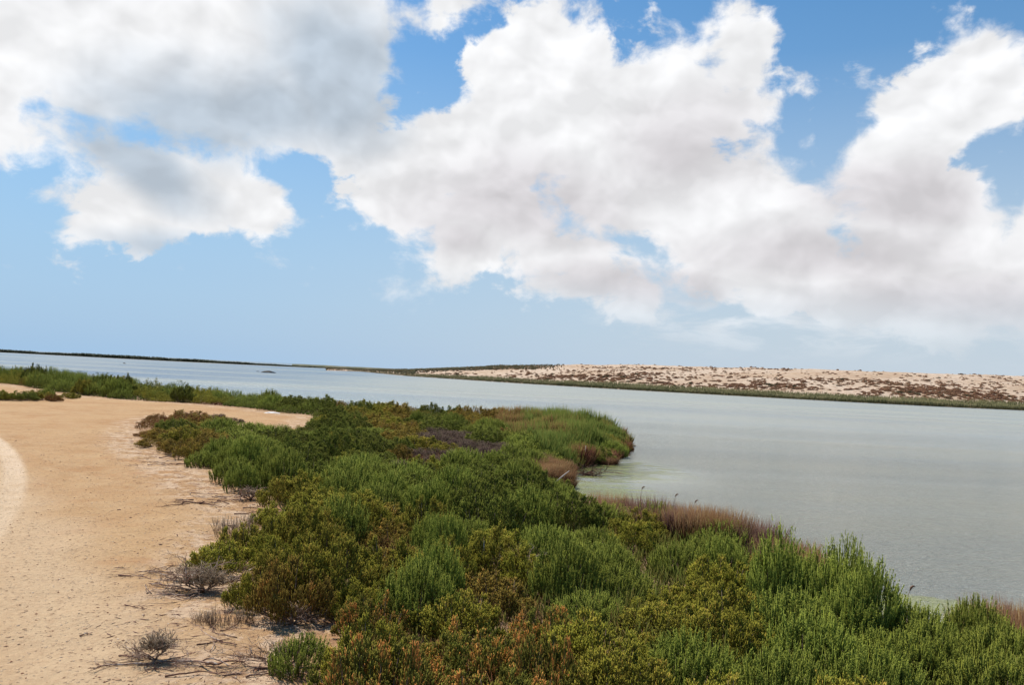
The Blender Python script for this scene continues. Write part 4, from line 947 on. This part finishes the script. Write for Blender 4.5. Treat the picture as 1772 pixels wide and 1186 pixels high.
W = [
 (325, 1018, 172, 0.62, 0.010, 'long thin root sprawling left from the grey dead shrub', 2, m_drift), (318, 1005, 160, 0.60, 0.008, 'upper sprawling root left of the grey dead shrub', 2, m_drift),
 (330, 1028, 185, 0.55, 0.009, 'lowest sprawling root in front of the grey dead shrub', 2, m_drift), (300, 990, 175, 0.42, 0.007, 'loose pale branch behind the sprawling roots', 1, m_drift),
 (385, 1008, 20, 0.30, 0.014, 'dark twisted branch right of the grey dead shrub trunk', 2, m_darkwood),
 (205, 996, 5, 0.16, 0.011, 'short dark stick lying alone on the open sand', 0, m_darkwood), (216, 1045, 3, 0.24, 0.006, 'straight thin reddish stick below the sprawling roots', 1, m_darkwood),
 (138, 1100, 40, 0.09, 0.008, 'tiny curled bit of wood on the open sand, lower left', 1, m_drift),
 (300, 1152, 2, 0.55, 0.012, 'long weathered root running right from the silvery dead shrub', 2, m_drift), (262, 1158, 178, 0.35, 0.011, 'weathered root running left from the silvery dead shrub', 2, m_drift),
 (205, 1138, 4, 0.24, 0.007, 'thin brown stick left of the silvery dead shrub', 0, m_darkwood), (285, 1178, 8, 0.36, 0.008, 'curved brown root below the silvery dead shrub', 1, m_darkwood),
 (355, 1157, 3, 0.26, 0.014, 'thick dark half-buried root near the bottom of the sand', 0, m_darkwood), (385, 1112, 150, 0.50, 0.006, 'long fine branch arching above the half-buried root', 2, m_drift),
 (410, 1105, 165, 0.42, 0.005, 'fine reddish twig spray between the two dead shrubs', 3, m_drift), (340, 1118, 20, 0.35, 0.006, 'thin forked twig in the middle of the lower sand', 1, m_darkwood),
 (382, 1115, -30, 0.18, 0.007, 'short forked reddish twig left of the leafless shrub', 0, m_darkwood), (385, 1175, 30, 0.16, 0.008, 'short pale stick in front of the thick dark root', 1, m_drift),
 (425, 1178, 60, 0.28, 0.009, 'knobbly pale root left of the leafless shrub', 2, m_drift), (440, 1160, 10, 0.30, 0.007, 'horizontal twig at the foot of the leafless shrub', 1, m_darkwood),
 (315, 872, 20, 0.45, 0.013, 'dark stick at the left of the twig pile by the marsh', 1, m_darkwood), (335, 868, 150, 0.35, 0.010, 'pale crossed twig in the twig pile by the marsh', 2, m_drift), (345, 873, 5, 0.45, 0.012, 'long dark stick at the right of the twig pile', 1, m_darkwood), (330, 852, 5, 0.50, 0.009, 'thin branch above the twig pile', 1, m_darkwood),
 (420, 880, -10, 0.4, 0.011, 'pale branch on the sand below the bare shrub', 1, m_drift), (405, 892, 4, 0.5, 0.010, 'reddish stick on the sand left of the marsh edge', 1, m_darkwood), (385, 912, 0, 0.2, 0.009, 'short dark stick above the dry grey stalks', 0, m_darkwood),
 (275, 795, 5, 0.5, 0.012, 'dark stick beside the white crust at the island foot', 1, m_darkwood), (255, 806, 2, 0.7, 0.009, 'long thin twig below the white crust', 0, m_darkwood), (305, 806, 10, 0.5, 0.012, 'reddish branch at the foot of the island bushes', 2, m_darkwood),
 (545, 1052, 0, 0.40, 0.010, 'pale straight branch under the edge of the marsh', 1, m_drift), (560, 1062, 175, 0.35, 0.008, 'red-brown stick in front of the pale straight branch', 1, m_darkwood),
 (955, 1000, 120, 0.25, 0.007, 'thin pale twig among green shrubs in the centre marsh', 0, m_drift)]
for x, y, a, L, r, lab, dp, mt in W: fallen(x, y, a, L * 0.8, r, lab, min(dp + 1, 3), mt)
def pole(x0, y0, L, dirv, r, lab, z):
    g = G(x0, y0, z); tb = Tubes(); d = np.array(dirv, float); d /= np.linalg.norm(d)
    tb.add([np.zeros(3), d * L * 0.5 + np.array([0.01, 0, 0.015]), d * L], [r, r * 0.8, r * 0.5], 6)
    o = link('dead_branch', tb.mesh('dead_branch', m_pole)); o.location = (g[0], g[1], z); tag(o, lab, 'branch')
m_pole, t, b = new_mat('bleached_wood', 0.7); nn = t.noise(t.node('ShaderNodeTexCoord').outputs['Object'], 20, 3)
t.l.new(t.ramp(nn, [(0.3, (0.42, 0.33, 0.26)), (0.7, (0.62, 0.54, 0.46))]), b.inputs['Base Color'])
pole(958, 838, 0.42, (0.75, 0.2, 0.65), 0.014, 'bleached branch slanting out at the head of the inlet', 0.42)
pole(1010, 798, 0.45, (0.1, 0, 1), 0.014, 'pale upright stick at the underside of the spit', 0.15)
pole(833, 968, 0.20, (0.10, 0, 1), 0.008, 'pale upright dead stem between the dark centre shrubs', 0.55)
# seed-headed reed stalks rising from the shore strip, and one bent yellow stalk
m_seed, t, b = new_mat('seed_head', 0.85); b.inputs['Base Color'].default_value = (0.16, 0.085, 0.05, 1)
for x, y, L, lean, lab in [(1158, 930, 0.58, 0.12, 'reed stalk with a drooping brown seed head above the brown shore strip'), (1188, 936, 0.54, 0.2, 'leaning reed stalk with thin seed head, right of the drooping one'), (1104, 925, 0.62, 0.05, 'tall slender dry reed stalk standing before the inlet'), (1560, 1112, 0.45, 0.15, 'thin dry stalk beside the spiky shrub at the water')]:
    g = G(x, y, 0.15); z = max(gz(*g), 0); e = bpy.data.objects.new('reed_stalk', None); C.objects.link(e); e.location = (g[0], g[1], z); tag(e, lab, 'reed')
    tb = Tubes(); ts = np.linspace(0, 1, 6); pts_ = np.stack([lean * L * ts ** 2, 0 * ts, L * ts], -1); tb.add(pts_, np.linspace(0.0045, 0.0025, 6), 4); link('stem', tb.mesh('stem', m_wood), e)
    tb = Tubes(); p0 = pts_[-1]; tb.add([p0, p0 + [0.012, 0, 0.03], p0 + [0.03, 0, 0.045], p0 + [0.055, 0, 0.04]], [0.003, 0.011, 0.010, 0.002], 6); link('seed_head', tb.mesh('seed_head', m_seed), e)
# small broken twigs strewn where the marsh meets the sand
tw = []
for k in range(5):
    tb = Tubes(); a = rngw.uniform(0, 6.28); branchy(tb, (0, 0, 0.006), (math.cos(a), math.sin(a), 0.1), 0.20, 0.0045, 2, rngw, 0.45, 0.0, (2, 3), 0.6); tw.append(tb.mesh('dry_twig', m_drift if k % 2 else m_darkwood))
for zx, zy, rx, ry, n, ph in [(340, 862, 60, 14, 9, 'beside the twig pile, upper sand edge'), (290, 1005, 60, 22, 10, 'left of the grey dead shrub'), (330, 1130, 90, 40, 16, 'between the two lower dead shrubs'), (270, 800, 40, 8, 6, 'at the foot of the rusty island'), (560, 1078, 40, 10, 6, 'in the sand bay under the marsh edge')]:
    for k in range(n):
        g = G(zx + rngw.uniform(-rx, rx), zy + rngw.uniform(-ry, ry), 0.3); o = link('dry_twig', tw[rngw.integers(5)]); o.location = (g[0], g[1], gz(*g)); o.rotation_euler = (0, 0, rngw.uniform(0, 6.28)); q = rngw.uniform(0.6, 1.3) * (1.5 if zy < 900 else 1); o.scale = (q, q, q)
        tag(o, f'small dry twig lying {ph}', 'twig', f'small dry twigs {ph}')
# curled stump
g = G(395, 1060, 0.3); tb = Tubes(); aa = np.linspace(-2.6, 0.4, 9); tb.add([(0.035 * math.cos(a), 0.035 * math.sin(a) * 0.4, 0.035 + 0.035 * math.sin(a)) for a in aa], np.linspace(0.012, 0.008, 9), 6)
o = link('curled_root', tb.mesh('curled_root', m_darkwood)); o.location = (g[0], g[1], gz(*g)); tag(o, 'small curled reddish root standing on the sand', 'root')

# loose stones, clods and litter on the sand: nobody could count them
def scatter_bits(name, n, cond, smin, smax, mat, label, cat, elong=1.0, rng=rng, xr=(-14, 4), yr=(4.5, 24)):
    c_ = np.stack([rng.uniform(*xr, n * 4), yr[0] + (yr[1] - yr[0]) * rng.uniform(0, 1, n * 4) ** 1.7], -1)
    c_ = c_[cond(c_[:, 0], c_[:, 1])][:n]; n = len(c_); s = smin + (smax - smin) * rng.uniform(0, 1, n) ** 3
    a = rng.uniform(0, 6.28, n); z = land_z(c_[:, 0], c_[:, 1])
    oc = np.array([(1, 0, 0), (0, 1, 0), (-1, 0, 0), (0, -1, 0), (0, 0, 0.7), (0, 0, -0.5)], float)
    V_ = oc[None] * rng.uniform(0.7, 1.3, (n, 6, 1)); V_[:, :, 0] *= elong * rng.uniform(0.8, 1.4, n)[:, None]
    if elong > 2: V_[:, :, 1:] *= 0.6
    X_ = V_[:, :, 0] * np.cos(a)[:, None] - V_[:, :, 1] * np.sin(a)[:, None]; Y_ = V_[:, :, 0] * np.sin(a)[:, None] + V_[:, :, 1] * np.cos(a)[:, None]
    V_ = np.stack([X_, Y_, V_[:, :, 2]], -1) * s[:, None, None] + np.stack([c_[:, 0], c_[:, 1], z], -1)[:, None]
    q = np.array([0, 1, 4, 1, 2, 4, 2, 3, 4, 3, 0, 4, 1, 0, 5, 2, 1, 5, 3, 2, 5, 0, 3, 5])
    tint = np.repeat(np.stack([rng.uniform(0, 1, n), rng.uniform(0, 1, n), rng.uniform(0, 1, n), np.ones(n)], -1), 6, axis=0)
    tag(link(name, mesh_np(name, V_.reshape(-1, 3), ((np.arange(n) * 6)[:, None] + q).ravel(), np.full(n * 8, 3), mat, tint)), label, cat, kind='stuff')
m_grav, t, b = new_mat('gravel_bits', 0.9, 0.2); a = t.node('ShaderNodeAttribute', attribute_name='tint'); r_ = t.sep(a.outputs['Color'])[0]
t.l.new(t.ramp(r_, [(0.0, (0.24, 0.11, 0.06)), (0.35, (0.36, 0.21, 0.12)), (0.7, (0.46, 0.32, 0.2)), (1.0, (0.62, 0.5, 0.38))]), b.inputs['Base Color'])
onsand = lambda x, y: poly_sd(x, y, BED) < 0.1
scatter_bits('gravel', 16000, onsand, 0.003, 0.014, m_grav, 'fine gravel and clods strewn over the orange sand', 'gravel', 1.0)
nearbed = lambda x, y: (poly_sd(x, y, BED) < 0.25) & (poly_sd(x, y, BED) > -1.3) & (fbm(x * 1.5, y * 1.5, 3, 44) > 0.45)
scatter_bits('twig_litter', 5200, nearbed, 0.006, 0.016, m_darkwood, 'reddish twig litter strewn along the marsh edge', 'litter', 4.0)
scatter_bits('soil_clods', 500, lambda x, y: (np.abs(x * 0.8 + y * 0.6 - (1.2 + 1.5)) < 0.5) & onsand(x, y), 0.006, 0.022, m_darkwood, 'dark soil crumbs along the rim of the worn wheel lane', 'soil', 1.4)
print('objects', len(bpy.data.objects))
